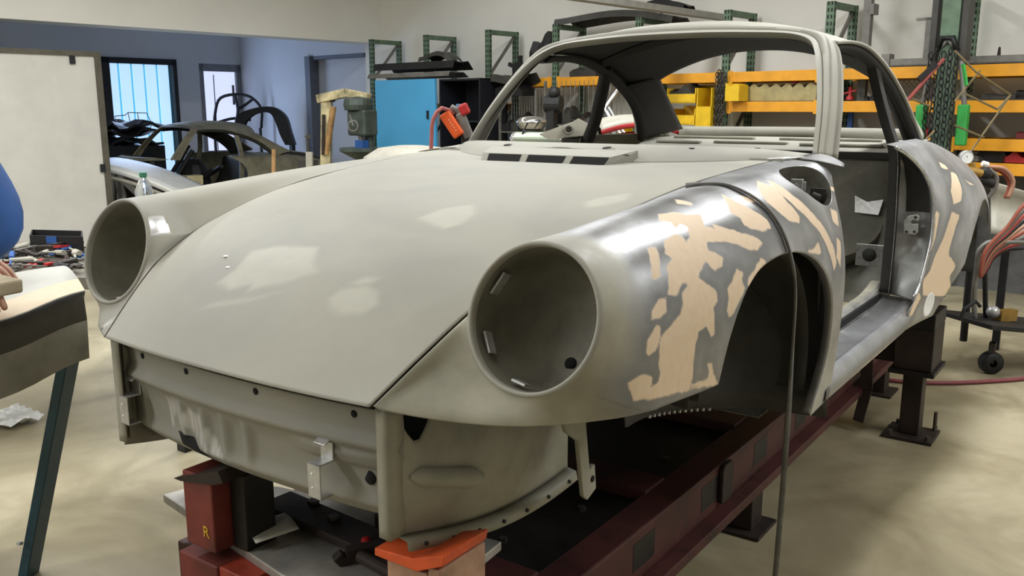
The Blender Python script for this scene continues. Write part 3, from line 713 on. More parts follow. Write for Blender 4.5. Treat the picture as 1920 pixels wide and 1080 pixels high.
# pillars: face between windscreen surround and door opening
ta = np.linspace(0, 1, 40)
po = herm(np.linspace(0,1,5), AP_OUT, ta); pm2 = herm(np.linspace(0,1,9), AP_MID, ta*.5)
dd = po-pm2
pil = MB().grid(np.stack([pm2, pm2+dd*.25+np.array((.004,-.004,0)), pm2+dd*.45+np.array((.006,-.004,0)), pm2+dd*.55+np.array((-.004,.004,0)), pm2+dd*.72+np.array((-.002,.004,0)), pm2+dd*.80+np.array((.006,0,.0)), po+np.array((.004,0,0)), po+np.array((0,.010,-.002)), po+np.array((-.03,.012,-.006)), po+np.array((-.045,-.01,-.01))]))
both(pil, 'windscreen_pillar', m_prim, solid=.002, autos=40)
# roof skin
zc_y = [(1.10,1.268),(1.20,1.288),(1.35,1.302),(1.52,1.306),(1.70,1.298),(1.88,1.278),(2.00,1.250)]
RWT = np.array([(0,2.0,1.258),(.15,1.997,1.252),(.30,1.985,1.232),(.42,1.965,1.195),(.475,1.96,1.150)])   # rear window top edge
rows = []
nv_ = 61
left_edge = np.vstack([spline(AP_MID[4:6][::-1][::-1], 2)[:0], herm(np.linspace(0,1,9), AP_MID, np.linspace(.5,1,2))[:0]])
dr_main = herm(DR[:,1], DR, np.linspace(1.14, 1.93, 50))
for i, t in enumerate(np.linspace(0, 1, 50)):
    e = dr_main[i]; row = []
    for u in np.linspace(-1, 1, nv_):
        # front boundary follows the windscreen header, rear boundary the rear window top
        hx = abs(u)
        if hx < 1: 
            hp = herm(np.linspace(0,1,9), AP_MID, np.array([1-.5*hx]))[0]; rp = herm(np.linspace(0,1,5), RWT, np.array([min(1, hx)]))[0]
        y0, y1 = (hp[1], rp[1]) if hx < 1 else (1.115, 1.955)
        y = y0+(y1-y0)*t
        zc = float(herm([a for a, b in zc_y], np.array([b for a, b in zc_y]), np.array([np.clip(y, 1.10, 2.0)]))[0])
        ed = herm(DR[:,1], DR, np.array([np.clip(y, 1.14, 2.1)]))[0]; ze = ed[2]; xe = ed[0]-.004
        x = u*xe; z = ze+(zc-ze)*(1-hx**2.3)
        if t == 0 and hx < 1: pass
        row.append((x, y, z))
    rows.append(row)
R_ = np.array(rows)
# pull the first row onto the header edge
for k, u in enumerate(np.linspace(-1, 1, nv_)):
    hp = herm(np.linspace(0,1,9), AP_MID, np.array([1-.5*abs(u)]))[0]*np.array((1 if u >= 0 else -1, 1, 1))
    for i in range(8):
        wgt = (1-i/8)**2; R_[i, k] = R_[i, k]*(1-wgt)+(hp+(R_[i,k]-R_[0,k]))*wgt
roof = cpart('roof', MB().grid(R_), m_prim, solid=.002)
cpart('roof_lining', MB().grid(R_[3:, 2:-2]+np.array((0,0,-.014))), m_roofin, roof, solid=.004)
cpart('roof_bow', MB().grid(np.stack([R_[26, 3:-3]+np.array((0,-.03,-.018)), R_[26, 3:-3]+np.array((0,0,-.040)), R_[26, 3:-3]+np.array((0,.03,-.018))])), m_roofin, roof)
for mir in (False, True):
    g = (lambda m: m.mirror()) if mir else (lambda m: m)
    dr = spline(DR, 70)
    # drip rail bead and cant rail (inside, dark)
    P = np.stack([dr+np.array((-.004,0,.006)), dr+np.array((.008,0,.004)), dr+np.array((.009,0,-.004)), dr+np.array((-.002,0,-.006)), dr+np.array((-.006,-.002,-.022)), dr+np.array((-.030,-.01,-.030)), dr+np.array((-.060,-.012,-.010))])
    cpart('drip_rail', g(MB().grid(P[:4])), m_prim, roof, solid=.0015)
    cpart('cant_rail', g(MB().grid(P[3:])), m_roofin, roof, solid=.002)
    # C pillar skin between quarter window and rear window
    A = spline(np.array([(.582,1.80,1.098),(.594,1.93,1.035),(.612,2.04,.955),(.642,2.14,.862)]), 30)
    B = spline(np.array([(.475,1.96,1.150),(.498,2.09,1.075),(.525,2.25,.985),(.552,2.40,.908)]), 30)
    P = np.stack([A+(B-A)*s+np.array((.018*math.sin(math.pi*s),0,.012*math.sin(math.pi*s))) for s in np.linspace(0,1,12)])
    cp_ = cpart('rear_pillar', g(MB().grid(P)), m_prim, solid=.002)
    Pi = np.stack([A+(B-A)*s+np.array((-.028,-.012,-.014)) for s in np.linspace(-.1,1.0,8)])
    cpart('pillar_inner_skin', g(MB().grid(Pi)), m_roofin, cp_, solid=.003)
    # B post
    bp = spline(np.array([(.560,1.615,1.160),(.590,1.625,1.05),(.628,1.635,.93),(.655,1.63,.86),(.672,1.615,.70),(.680,1.595,.50),(.682,1.575,.335)]), 40)
    wd = np.interp(np.linspace(0,1,40), [0,.35,.5,1], [.055,.055,.06,.04])[:,None]
    Y = np.array((0,1,0)); X = np.array((1,0,0))
    P = np.stack([bp-X*.03, bp, bp+Y*wd*.5+X*.003, bp+Y*wd, bp+Y*wd-X*.03, bp-X*.03], 0)
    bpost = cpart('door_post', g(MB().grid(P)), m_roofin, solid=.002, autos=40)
    # bright weld flange on the post
    fb = bp[14:]; cpart('post_flange', g(MB().grid(np.stack([fb+X*.002-Y*.002, fb+X*.004-Y*.014]))), m_steel, bpost, solid=.0015)
m_cabin = M('dusty_inner_primer_dark', (112,110,98), .62, 0, .2, 8)  # darker copy of the inner primer, used in the cabin
# ---- rear deck below the rear window and parcel shelf
rows = []
for t in np.linspace(0, 1, 20):
    y = 2.42+.55*t; row = []
    for u in np.linspace(-1, 1, 41):
        xe = .552-.05*t; z = (.900-.02*t-.12*t*t)+.006*(1-u*u)*(1-.3*t); row.append((xe*u, y+.12*(1-u*u)*(1-t*.4), z))
    rows.append(row)
cpart('rear_deck', MB().grid(np.array(rows)), m_prim, solid=.002)
sh = cpart('parcel_shelf', MB().grid(np.array([[(x, y, .815+.05*(y-2.0)/.45+.012*math.sin((y-2.0)*9)) for x in np.linspace(-.60,.60,20)] for y in np.linspace(2.0,2.50,14)])), m_prim, solid=.002)
for x0, x1, y in ((-.52,-.30,2.10),(-.24,.10,2.12),(.16,.50,2.10),(-.50,-.1,2.25),(.02,.46,2.25)):
    cpart('shelf_rib', MB().bar((x0,y,.842+.05*(y-2.1)/.45),(x1,y,.842+.05*(y-2.1)/.45),.035,.012), m_inner, sh, smooth=False, bevel=.005)
cpart('rear_bulkhead', MB().grid(np.array([[(x, y, z) for x in np.linspace(-.66,.66,10)] for y, z in ((2.02,.818),(2.0,.80),(1.99,.775),(1.985,.74),(1.92,.55),(1.84,.40),(1.70,.30),(1.60,.28))])), m_cabin, solid=.002)
cpart('rear_window_sill', MB().grid(np.array([[(u*.56, 2.42+.10*(1-u*u), z) for u in np.linspace(-1,1,21)] for z in (.906,.86)])), m_prim, solid=.002)
cpart('bulkhead_rail', MB().bar((-.64,1.985,.806),(.64,1.985,.806),.02,.03), m_dark, smooth=False, bevel=.004)
# ================================================================== quarter panels
QY = [1.46, 1.60, 1.75, 1.90, 2.08, 2.35, 2.65, 2.95, 3.25]
QC = np.array([
 [(.655,.872),(.675,.866),(.700,.850),(.748,.780),(.778,.680),(.790,.580),(.788,.43),(.768,.21)],
 [(.655,.874),(.680,.868),(.705,.852),(.755,.780),(.788,.680),(.800,.580),(.798,.43),(.778,.21)],
 [(.650,.876),(.680,.868),(.712,.848),(.768,.775),(.803,.680),(.816,.580),(.815,.43),(.795,.20)],
 [(.645,.876),(.682,.864),(.722,.838),(.784,.765),(.822,.675),(.838,.580),(.838,.43),(.815,.20)],
 [(.630,.874),(.680,.856),(.732,.822),(.800,.748),(.842,.665),(.860,.575),(.862,.43),(.845,.22)],
 [(.600,.862),(.660,.842),(.725,.805),(.800,.735),(.846,.655),(.866,.570),(.868,.43),(.850,.24)],
 [(.550,.828),(.620,.808),(.695,.770),(.775,.700),(.825,.620),(.845,.545),(.846,.43),(.828,.26)],
 [(.480,.765),(.560,.745),(.640,.705),(.720,.635),(.775,.560),(.795,.500),(.796,.41),(.780,.28)],
 [(.390,.680),(.470,.660),(.550,.620),(.630,.560),(.680,.500),(.700,.450),(.700,.38),(.690,.29)]])
def quarter(y, s):
    y = np.asarray(y, float); cp = herm(QY, QC, y); q = np.moveaxis(herm(SP, np.moveaxis(cp, 1, 0), s), 0, 1)
    P = np.empty(q.shape[:2]+(3,)); P[..., 0] = q[..., 0]; P[..., 1] = y[:, None]; P[..., 2] = q[..., 1]; return P
QE = np.array([(.88,1.46),(.862,1.50),(.83,1.56),(.79,1.612),(.74,1.642),(.68,1.652),(.60,1.645),(.52,1.63),(.44,1.60),(.38,1.565),(.33,1.515),(.305,1.47),(.20,1.40)])  # (z, y) door opening edge
def f_door(V): return V[:,1]-np.interp(-V[:,2], -QE[:,0], QE[:,1])
RARC = (2.36, .32, .335, .30)
def f_rarch(V): return np.where(V[:,0] > .55, np.hypot(V[:,1]-RARC[0], (V[:,2]-RARC[1])*RARC[2]/RARC[3])-RARC[2], .2)
def f_rfront(V): return np.where((V[:,2] < .43) & (V[:,1] < 2.36), 1.81+(V[:,2]-.25)*1.55-V[:,1], .2)
def f_rlow(V): return V[:,2]-np.interp(V[:,1], [1.4,1.9,2.1,2.5,2.6,3.25], [.232,.228,.235,.3,.46,.48])
qm = MB().grid(quarter(np.linspace(1.46,3.25,150), np.linspace(0,1,90)))
for fn in (f_door, f_rarch, f_rfront, f_rlow): qm = clip(qm, fn)
QPOLY = [[(1.933,.758),(1.991,.747),(1.982,.685),(1.945,.649),(1.855,.641),(1.844,.695)],[(1.829,.619),(1.919,.597),(1.873,.561),(1.826,.487),(1.826,.455),(1.91,.415),(1.933,.396),(1.878,.37),(1.939,.294),(1.858,.292),(1.61,.333),(1.573,.397),(1.639,.419),(1.676,.474),(1.749,.527),(1.795,.583)],[(1.852,.799),(1.913,.782),(1.922,.766),(1.838,.777)],[(1.656,.635),(1.691,.624),(1.653,.537),(1.61,.483),(1.601,.55)],[(2.083,.718),(2.199,.693),(2.135,.695)],[(1.547,.355),(1.596,.334),(1.523,.276),(1.46,.267),(1.498,.312)]]
qm = weld(qm)
ql = cpart('quarter_panel', qm, m_bare, solid=.002, label='sanded bare steel quarter panel with tan filler smears')
setattrs(ql, qm, QPOLY, lambda V: np.interp(V[:,1]-.6*(V[:,2]-.6), [1.5,1.56,3.0], [0,0,.1]), lambda V: V[:, 1:3])
qr = cpart('quarter_panel', qm.mirror().shift((0,0,-ZC)), m_prim, solid=.002, label='dusty grey primed quarter panel') if False else None
m_ = qm.mirror(); m_.shift((0, 0, -ZC)); cpart('quarter_panel', m_, m_prim, solid=.002, label='dusty grey primed quarter panel on the far side')
m_jamb = M('sanded_jamb_steel', (140,140,138), .4, .5, .15, 14)
def xq(y, z):
    cp = herm(QY, QC, np.array([y]))[0]; q = herm(SP, cp, np.linspace(.15,1,200)); return float(np.interp(-z, -q[:,1], q[:,0]))
zz = np.linspace(.862, .31, 60); ye = np.interp(-zz, -QE[:,0], QE[:,1])
edge = np.array([(xq(y, z), y, z) for y, z in zip(ye, zz)]); edge = spline(edge[::3], 60)
post = np.stack([np.interp(-edge[:,2], -np.array([.93,.86,.70,.50,.33]), [.628,.655,.672,.680,.682]), np.interp(-edge[:,2], -np.array([.93,.86,.70,.50,.33]), [1.645,1.645,1.63,1.61,1.59]), edge[:,2]], 1)
for mir in (False, True):
    g = (lambda m: m.mirror()) if mir else (lambda m: m)
    rows = []
    for k, s in enumerate(np.linspace(0, 1, 24)):
        depth = .035*np.sin(np.pi*s)*np.clip((edge[:,2]-.44)/.06, 0, 1)*np.clip((.86-edge[:,2])/.08, 0, 1)
        fl2 = np.where(s < .12, 0, 1)
        p = edge+(post-edge)*s; p = p+np.array((0,1,0))*(.006*fl2+depth)[:,None]; rows.append(p)
    rows = np.array(rows); j = cpart('door_jamb', g(MB().grid(rows)), m_jamb, solid=.002, autos=60)
    cpart('jamb_recess', g(MB().grid(rows[4:19, 5:30]+np.array((0,-.004,0)))), m_roofin, j)
    # bright edge flange round the door opening
    cpart('jamb_edge', g(MB().tube(edge[::2]+np.array((-.006,-.002,0)), .0065, 8)), m_steel, j)
    if not mir:
        st = cpart('latch_striker', MB().prism([(-.020,-.034),(.016,-.036),(.026,-.026),(.024,.004),(.004,.002),(-.002,.010),(.006,.018),(.024,.014),(.026,.030),(.018,.038),(-.012,.030),(-.024,.012)], (.728,1.632,.585), (1,0,0), (0,0,1), .010), m_galv, j, smooth=False, bevel=.0015)
        for x, z in ((.716,.558),(.742,.612),(.742,.560)): cpart('striker_screw', MB().cyl((x,1.624,z),(x,1.619,z),.005,n=10), m_dark, st)
    # torsion bar cover opening
    a = np.linspace(0, 2*math.pi, 28)[:-1]; yc, zc_ = 1.70, .285
    ringp = np.stack([[(xq(yc+r*math.cos(t)*1.15, max(zc_+r*math.sin(t), .22))+dx, yc+r*math.cos(t)*1.15, zc_+r*math.sin(t)) for t in a] for r, dx in ((.046,.0015),(.042,.005),(.036,.002),(.001,.001))])
    cpart('torsion_bar_cap', g(MB().grid(ringp, closed=True)), m_whitetape, ql)
    # rear wheel house
    rows = [[(x, RARC[0]+.345*math.cos(t), RARC[1]+.31*math.sin(t)) for t in np.linspace(-.2, math.pi+.2, 30)] for x in (.80,.62,.48)]
    cpart('rear_wheel_house', g(MB().grid(np.array(rows))), m_dark, solid=.002)
# ================================================================== sills and floor
for mir in (False, True):
    g = (lambda m: m.mirror()) if mir else (lambda m: m)
    pr = [(.600,.18),(.605,.330),(.612,.338),(.640,.338),(.648,.330),(.652,.296),(.672,.290),(.725,.286),(.738,.290),(.748,.296),(.762,.294),(.774,.280),(.780,.262),(.778,.240),(.765,.225),(.735,.212),(.70,.20)]
    P = np.array([[(x+.0*y, y, z+.02*max(0, (y-1.38)/.2)**2) for x, z in pr] for y in np.linspace(.50,1.62,26)])
    sl = cpart('door_sill', g(MB().grid(P)), m_bare if not mir else m_prim, solid=.002, autos=35, label='sanded steel door sill' if not mir else None)
    if not mir: 
        mm = MB().grid(P); setattrs(sl, up(mm), [[(.44,.21),(1.6,.205),(1.6,.236),(1.1,.243),(.44,.238)]], lambda V: np.clip((.70-V[:,0])*12, 0, 1), lambda V: V[:,1:3])
    cpart('seal_channel', g(MB().bar((.653,.56,.312),(.653,1.58,.318),.010,.024)), m_black, sl, smooth=False)
    cpart('front_hinge_wall', g(MB().grid(np.array([[(x, .50, z) for x in (.60,.66,.70,.745)] for z in np.linspace(.68,.26,8)]))), m_cabin, solid=.002)
    # inner side wall of the footwell
    cpart('footwell_side', g(MB().grid(np.array([[(.60, y, z) for y in (.50,.62,.74)] for z in (.74,.5,.20)]))), m_cabin, solid=.002)
cpart('floor_pan', MB().grid(np.array([[(x, y, .175+.012*math.sin(x*40)*0+(.13*math.exp(-(x/.11)**4))) for x in np.linspace(-.62,.62,61)] for y in np.linspace(.45,1.72,10)])), m_cabin, solid=.003)
cpart('firewall', MB().grid(np.array([[(x, .52+.10*(z-.2), z) for x in (-.6,0,.6)] for z in (.86,.5,.17)])), m_cabin, solid=.003)
for sx in (-1, 1):
    cpart('rear_seat_pan', MB().lathe((sx*.33,1.90,.50),(0,-.5,.85),[(.24,.03),(.235,0),(.20,-.05),(.12,-.075),(.0,-.08)],28), m_cabin)
    sp2 = cpart('seat_belt_bracket', MB().box(sx*.568-.05,sx*.568+.05,1.735,1.74,.40,.485), m_steel, smooth=False, bevel=.002)
    cpart('bracket_hole', MB().cyl((sx*.568,1.7335,.444),(sx*.568,1.7365,.444),.026,n=20), m_dark, sp2)
    cpart('bare_metal_patch', MB().add([(sx*.46,1.915,.585),(sx*.55,1.915,.580),(sx*.56,1.935,.640),(sx*.50,1.93,.628),(sx*.45,1.935,.65)],[(0,1,2,3,4)]).shift((0,-.012,0)), m_steel, solid=.001, smooth=False)
# ================================================================== straightening bench under the car
m_red = M('dark_red_bench_paint', (70,32,29), .6, .1, .4, 6, .2)
m_red2 = M('worn_red_paint', (112,46,38), .55, .1, .3, 8, .15)
m_rust = M('rusty_dark_steel', (52,42,37), .65, .4, .35, 9, .25)
m_plate = M('scraped_steel_plate', (182,178,170), .42, .55, .3, 6, .1)
m_oil = M('oily_black_steel', (34,31,29), .5, .4, .3, 9, .2)
m_bolt = M('bolt_steel', (84,80,74), .45, .6, .2, 20)
m_orange = M('orange_support_paint', (206,84,38), .5, 0, .2, 12)
m_beige = M('worn_beige_paint', (176,138,112), .6, 0, .25, 9)
def hexbolt(parent, x, y, z, r=.012, h=.012): 
    return obj('bolt_head', MB().cyl((x,y,z),(x,y,z+h),r,n=6), m_bolt, parent)
bench = thing('straightening_bench', 'long dark red steel straightening bench lying under the car body', 'bench', (0, .9, 0))
ZB = -.055+ZC; ZL = -.215+ZC                   # rail top and lower flange
for sx in (-1, 1):
    x0, x1 = sx*.36, sx*.455
    rail = obj('rail', MB().box(min(x0,x1),max(x0,x1),-.62,2.9,ZL+.02,ZB), m_red, bench, bevel=.006)
    obj('lower_flange', MB().box(min(sx*.34,sx*.50),max(sx*.34,sx*.50),-.62,2.9,ZL-.012,ZL+.02), m_red, rail, bevel=.003)
    for k in range(7):
        y = .06+k*.42; xx = sx*.4552
        m = MB().box(min(xx,xx+sx*.0008),max(xx,xx+sx*.0008),y,y+.12,ZL+.055,ZB-.028); obj('rail_pocket', m, m_oil, rail)
    for y in (-.5, .95, 2.75):
        obj('rail_foot', MB().box(sx*.41-.05,sx*.41+.05,y-.05,y+.05,.012,ZL-.012).box(sx*.41-.09,sx*.41+.09,y-.09,y+.09,0,.012), m_rust, bench, bevel=.003)
obj('deck_plate', MB().box(-.36,.36,-.58,2.85,ZB-.035,ZB-.025), m_oil, bench)
for y in (-.30,.35,1.0,1.7,2.4): obj('cross_beam', MB().box(-.37,.37,y-.06,y+.06,ZB-.025,ZB+.01), m_red, bench, bevel=.004)
for x, y in ((.18,-.12),(-.05,-.05),(.25,.15),(.05,.2),(.28,.6),(-.1,.55)): hexbolt(bench, x, y, ZB-.025)
# bracket lug on the outer rail
obj('rail_lug', MB().prism([(0,0),(.075,0),(.085,.03),(.085,.10),(.07,.12),(.015,.12),(0,.10)], (.458,.60,ZL+.04), (0,1,0), (0,0,1), .014), m_rust, bench, bevel=.003)
# ---- rear outrigger post
po_ = obj('outrigger_post', MB().box(.645,.725,2.16,2.245,.014,.30), m_rust, bench, bevel=.004, label='dark steel outrigger post with box head')
obj('base_plate', MB().box(.59,.79,2.1,2.3,0,.014), m_rust, po_, bevel=.003)
hd = obj('head_box', MB().box(.615,.765,2.09,2.31,.318,.50), m_rust, po_, bevel=.004)
obj('head_plate', MB().box(.60,.78,2.07,2.33,.30,.318), m_oil, po_, bevel=.003)
obj('top_block', MB().box(.625,.765,2.08,2.32,.50,.565), m_oil, po_, bevel=.004)
for x, y in ((.62,2.12),(.77,2.12),(.62,2.28),(.77,2.28)): obj('anchor_bolt', MB().cyl((x,y,.0),(x,y,.035),.010,n=8), m_bolt, po_)
obj('threaded_stud', MB().cyl((.77,2.27,.0),(.77,2.27,.10),.008,n=8), m_bolt, po_)
obj('cross_arm', MB().box(.44,.62,2.14,2.25,.33,.45), m_rust, po_, bevel=.004)
obj('drop_strap', MB().bar((.50,2.12,.36),(.515,2.10,.20),.05,.012,up=(0,1,0)).bar((.515,2.10,.20),(.49,2.10,.05),.045,.012,up=(0,1,0)), m_rust, po_, bevel=.002)
# ---- front jig: cross plate, R post, clamps
jig = obj('jig_plate', MB().prism([(-.50,-.62),(-.47,-.50),(-.30,-.42),(.33,-.33),(.36,-.62),(.30,-.72),(.05,-.71)], (0,0,.055+ZC-.022), (1,0,0), (0,1,0), .022), m_plate, bench, bevel=.003, label='scraped steel jig plate')
obj('under_beam', MB().box(-.30,.34,-.60,-.45,ZB,.055+ZC-.022), m_red, jig, bevel=.004)
for x, y in ((-.12,-.47),(-.02,-.50),(.06,-.43)): hexbolt(jig, x, y, .055+ZC+.0, .014, .03)
obj('clamp_strip', MB().bar((-.22,-.50,.455+.012),(.12,-.52,.455+.012),.09,.022), m_rust, jig, bevel=.003)
rp = obj('jig_post', MB().box(-.235,-.135,-.735,-.60,.055+ZC,.625), m_red2, bench, bevel=.004, label='red jig post marked with a yellow R')
obj('post_web', MB().box(-.133,-.085,-.69,-.61,.055+ZC,.63), m_oil, rp, bevel=.003)
obj('lower_block', MB().box(-.255,-.12,-.745,-.55,.17,.055+ZC-.022), m_red2, rp, bevel=.004)
obj('side_gusset', MB().box(-.12,-.02,-.74,-.60,.12,.055+ZC-.022), m_orange if 0 else M('bright_red_paint', (158,58,38), .5, 0, .25, 9), rp, bevel=.003)
obj('foot_flange', MB().box(-.30,-.08,-.78,-.52,.15,.172), m_rust, rp, bevel=.003)
obj('top_pad', MB().prism([(-.26,.60),(-.235,.61),(-.10,.655),(-.085,.632),(-.12,.62),(-.235,.60)], (0,-.62,0), (1,0,0), (0,0,1), .12), m_rust, rp)
cu = bpy.data.curves.new('letter_mark', 'FONT'); cu.body = 'R'; cu.size = .036; cu.extrude = .0006
_t = bpy.data.objects.new('letter_tmp', cu); COL.objects.link(_t); bpy.context.view_layer.update()
_me = bpy.data.meshes.new_from_object(_t); bpy.data.objects.remove(_t); _me.materials.clear(); _me.materials.append(M('yellow_paint_mark', (214,170,50), .6, 0, 0))
lt = bpy.data.objects.new('letter_mark', _me); COL.objects.link(lt); lt.parent = rp; lt.location = Vector((-.172,-.7362,.488))-wloc(rp); lt.rotation_euler = (math.pi/2, 0, 0)
sp3 = obj('pan_support', MB().box(.365,.46,-.73,-.62,.25,.60), m_beige, bench, bevel=.004, label='worn support block with an orange cap')
obj('side_cheek', MB().box(.462,.49,-.73,-.60,.25,.615), m_beige, sp3, bevel=.003)
obj('orange_cap', MB().prism([(.34,.600),(.44,.600),(.50,.628),(.505,.650),(.43,.622),(.34,.615)], (0,-.61,0), (1,0,0), (0,0,1), .125), m_orange, sp3, bevel=.002)
obj('rail_packer', MB().box(.37,.45,-.72,-.61,ZB,.25) if ZB < .25 else MB().box(.37,.45,-.62,-.60,.25,.30), m_rust, sp3)
# c-clamp with red jaws
cl = thing('toggle_clamp', 'small dark clamp with red grips lying on the jig plate', 'clamp', (.18, -.56, .457))
obj('clamp_frame', MB().bar((.12,-.60,.475),(.17,-.53,.478),.026,.03).bar((.12,-.60,.475),(.11,-.615,.44+.02),.026,.03), m_rust, cl, bevel=.003)
obj('clamp_screw', MB().cyl((.15,-.585,.475),(.30,-.60,.470),.014,n=12), m_rust, cl)
for a in ((.125,-.545,.487),(.165,-.51,.495)): obj('grip', MB().cyl(a,(a[0]+.03,a[1]-.02,a[2]-.01),.010,n=10), M('red_plastic_grip', (178,28,34), .5, 0, .1), cl)
obj('screw_knob', MB().ball((.305,-.60,.470),(.02,.018,.016)), m_oil, cl, smooth=True)
# paper tag
pg = MB().grid(np.array([[(-.155+.09*a+.03*b, -.648-.035*a+.095*b, .053+ZC+.026+.006*math.sin(a*3)+.004*b) for a in np.linspace(0,1,8)] for b in np.linspace(0,1,8)]))
tag(obj('paper_sheet', pg, M('grey_paper', (196,194,184), .8, 0, .12, 30), smooth=True, solid=.0008, loc=(-.1,-.6,.47)), 'grey scrap of paper on the jig plate beside the R post', 'paper')
# strip draped over the fender
sp_pts = [(.575,.02,.826),(.60,.0,.832),(.64,-.005,.835)]
def fsurf(y, s): return fender(np.array([y]), np.array([s]))[0,0]
path = [fsurf(.06,.04)+np.array((0,0,.006))]+[fsurf(.06+.065*s, s)+np.array((.006*min(1,s*3),0,.006*(1-s))) for s in np.linspace(.1,.66,12)]
path += [np.array((.802,.118,.60)),np.array((.803,.12,.50)),np.array((.803,.119,.30)),np.array((.800,.115,.0)),np.array((.797,.11,-.2)),np.array((.795,.10,-.38)),np.array((.80,.06,-.392)),np.array((.83,.0,-.393))]
pp = spline(np.array(path), 120)+np.array((0,0,ZC))
stp = MB()
rowsA = []
for i in range(len(pp)):
    t = pp[min(i+1,119)]-pp[max(i-1,0)]; t = t/np.linalg.norm(t); q_w = min(max((i-42)/22, 0), 1); wv = np.cross(t, np.array((1.,.15,.35))*(1-q_w)+np.array((-.35,.94,0))*-q_w); wv /= np.linalg.norm(wv)
    rowsA.append([pp[i]-wv*.0062, pp[i]+wv*.0062])
tag(obj('rubber_strip', stp.grid(np.array(rowsA)), m_rubber, smooth=True, solid=.005, loc=(.80,.1,0)), 'long grey rubber strip draped over the bare fender down to the floor', 'strip')
# ================================================================== shelving along the back wall
m_green = M('rack_green', (98,120,98), .55, .2, .2, 14); m_yel = M('rack_beam_orange', (236,164,38), .5, 0, .08, 8)
m_slot = M('rack_slot_dark', (30,36,32), .8, 0, 0); m_shelf = M('shelf_board', (120,114,102), .7, 0, .2, 8)
m_blk = M('black_parts', (30,30,31), .55, .2, .3, 12); m_dgrey = M('dark_grey_panel', (64,62,58), .5, .3, .25, 9)
m_mgrey = M('mid_grey_steel', (122,120,114), .5, .4, .2, 12); m_lgrey = M('light_grey_panel', (168,164,150), .55, .1, .12, 6)
m_chrome = M('polished_steel', (214,214,212), .16, .9, .1, 20); m_redp = M('tool_red', (168,34,34), .45, 0, .15); m_yelp = M('bin_yellow', (232,190,30), .45, 0, .08)
m_bluep = M('blue_plastic', (38,84,150), .5, 0, .1); m_oran = M('orange_plastic', (226,92,34), .5, 0, .08); m_cream = M('chipped_cream_paint', (188,176,136), .6, 0, .4, 10)
m_dgreen = M('machine_green', (74,84,78), .45, .3, .2, 10); m_wood = M('pale_wood', (170,132,84), .65, 0, .2, 14); m_white = M('white_gloss', (226,226,222), .4, 0, .05)
m_strap = M('green_strap', (58,168,76), .6, 0, .1)
FX = [-8.94,-7.94,-6.94,-5.99,-4.98,-4.06,-3.15,-2.22,-1.28]
YF, YR = 7.07, 7.50
def rpt(x, y, z): return RM(x, y, z)
def rt(m):      # builder coordinates are room coordinates -> world
    return m.xf(lambda x, y, z: RM(x, y, z))
ordn = ['first','second','third','fourth','fifth','sixth','seventh','eighth','ninth']
proto = None
for i, x in enumerate(FX):
    lab = 'perforated green rack upright, %s from the left end of the shelving' % ordn[i]
    if proto is None:
        proto = thing('rack_upright', lab, 'rack frame', RM(x, YF, 0), 'rack uprights'); proto.rotation_euler = (0, 0, 0)
        b = wloc(proto)
        def loc_(m): return m.xf(lambda X, Y, Z: RM(X+x, Y+YF, Z))
        for y0 in (0, YR-YF):
            p_ = obj('post', loc_(MB().box(-.032,.032,y0-.02,y0+.02,0,2.22)), m_green, proto)
            sl_ = MB()
            for k in range(42):
                for dx in (-.014,.014): sl_.box(dx-.006,dx+.006,y0-.0212,y0-.0195,.06+k*.052,.088+k*.052)
                sl_.box(.0315,.0328,y0-.008,y0+.008,.06+k*.052,.088+k*.052)
            o_ = obj('slot_row', loc_(sl_), m_slot, p_); o_['kind'] = 'stuff'
        obj('top_tie', loc_(MB().box(-.02,.02,.02,YR-YF-.02,2.17,2.22)), m_green, proto)
        for z in (.3, 1.0, 1.75): obj('brace', loc_(MB().bar((0,.02,z),(0,YR-YF-.02,z+.42),.02,.03)), m_mgrey, proto)
    else:
        r = proto.copy(); COL.objects.link(r); r.location = RM(x, YF, 0); r['label'] = lab
        for ch in proto.children:
            c = ch.copy(); COL.objects.link(c); c.parent = r
            for g2 in ch.children: d2 = g2.copy(); COL.objects.link(d2); d2.parent = c
lv = {1.70:'topmost', 1.45:'second', 1.18:'third', 1.01:'fourth'}
def beam(i, z, j=None):
    j = i+1 if j is None else j; a, b = FX[i]+.033, FX[j]-.033
    t = thing('rack_shelf', 'orange beam shelf on the %s level between the %s and %s rack uprights' % (lv[z], ordn[i], ordn[j]), 'shelf', RM((a+b)/2, YF+.2, z-.08), 'rack shelves')
    obj('front_beam', rt(MB().box(a,b,YF-.026,YF+.014,z-.085,z)), m_yel, t, bevel=.003)
    obj('rear_beam', rt(MB().box(a,b,YR-.014,YR+.014,z-.085,z)), m_yel, t)
    obj('deck', rt(MB().box(a,b,YF+.014,YR-.014,z-.03,z-.01)), m_shelf, t)
    for xx in (a+.01, b-.05): obj('end_plate', rt(MB().box(xx,xx+.04,YF-.030,YF-.024,z-.10,z+.01)), m_yel, t)
    return t
for i in range(2, 8): beam(i, 1.70)
for i in (1, 5, 6, 7): beam(i, 1.45)
for i in (5, 6, 7): beam(i, 1.18)
for i in (6, 7): beam(i, 1.01)
def roomthing(name, label, cat, x, y, z, group=None): return thing(name, label, cat, RM(x, y, z), group)
def rbox1(name, x0, x1, y0, y1, z0, z1, mat, parent=None, **k): return obj(name, rt(MB().box(x0,x1,y0,y1,z0,z1)), mat, parent, **k)
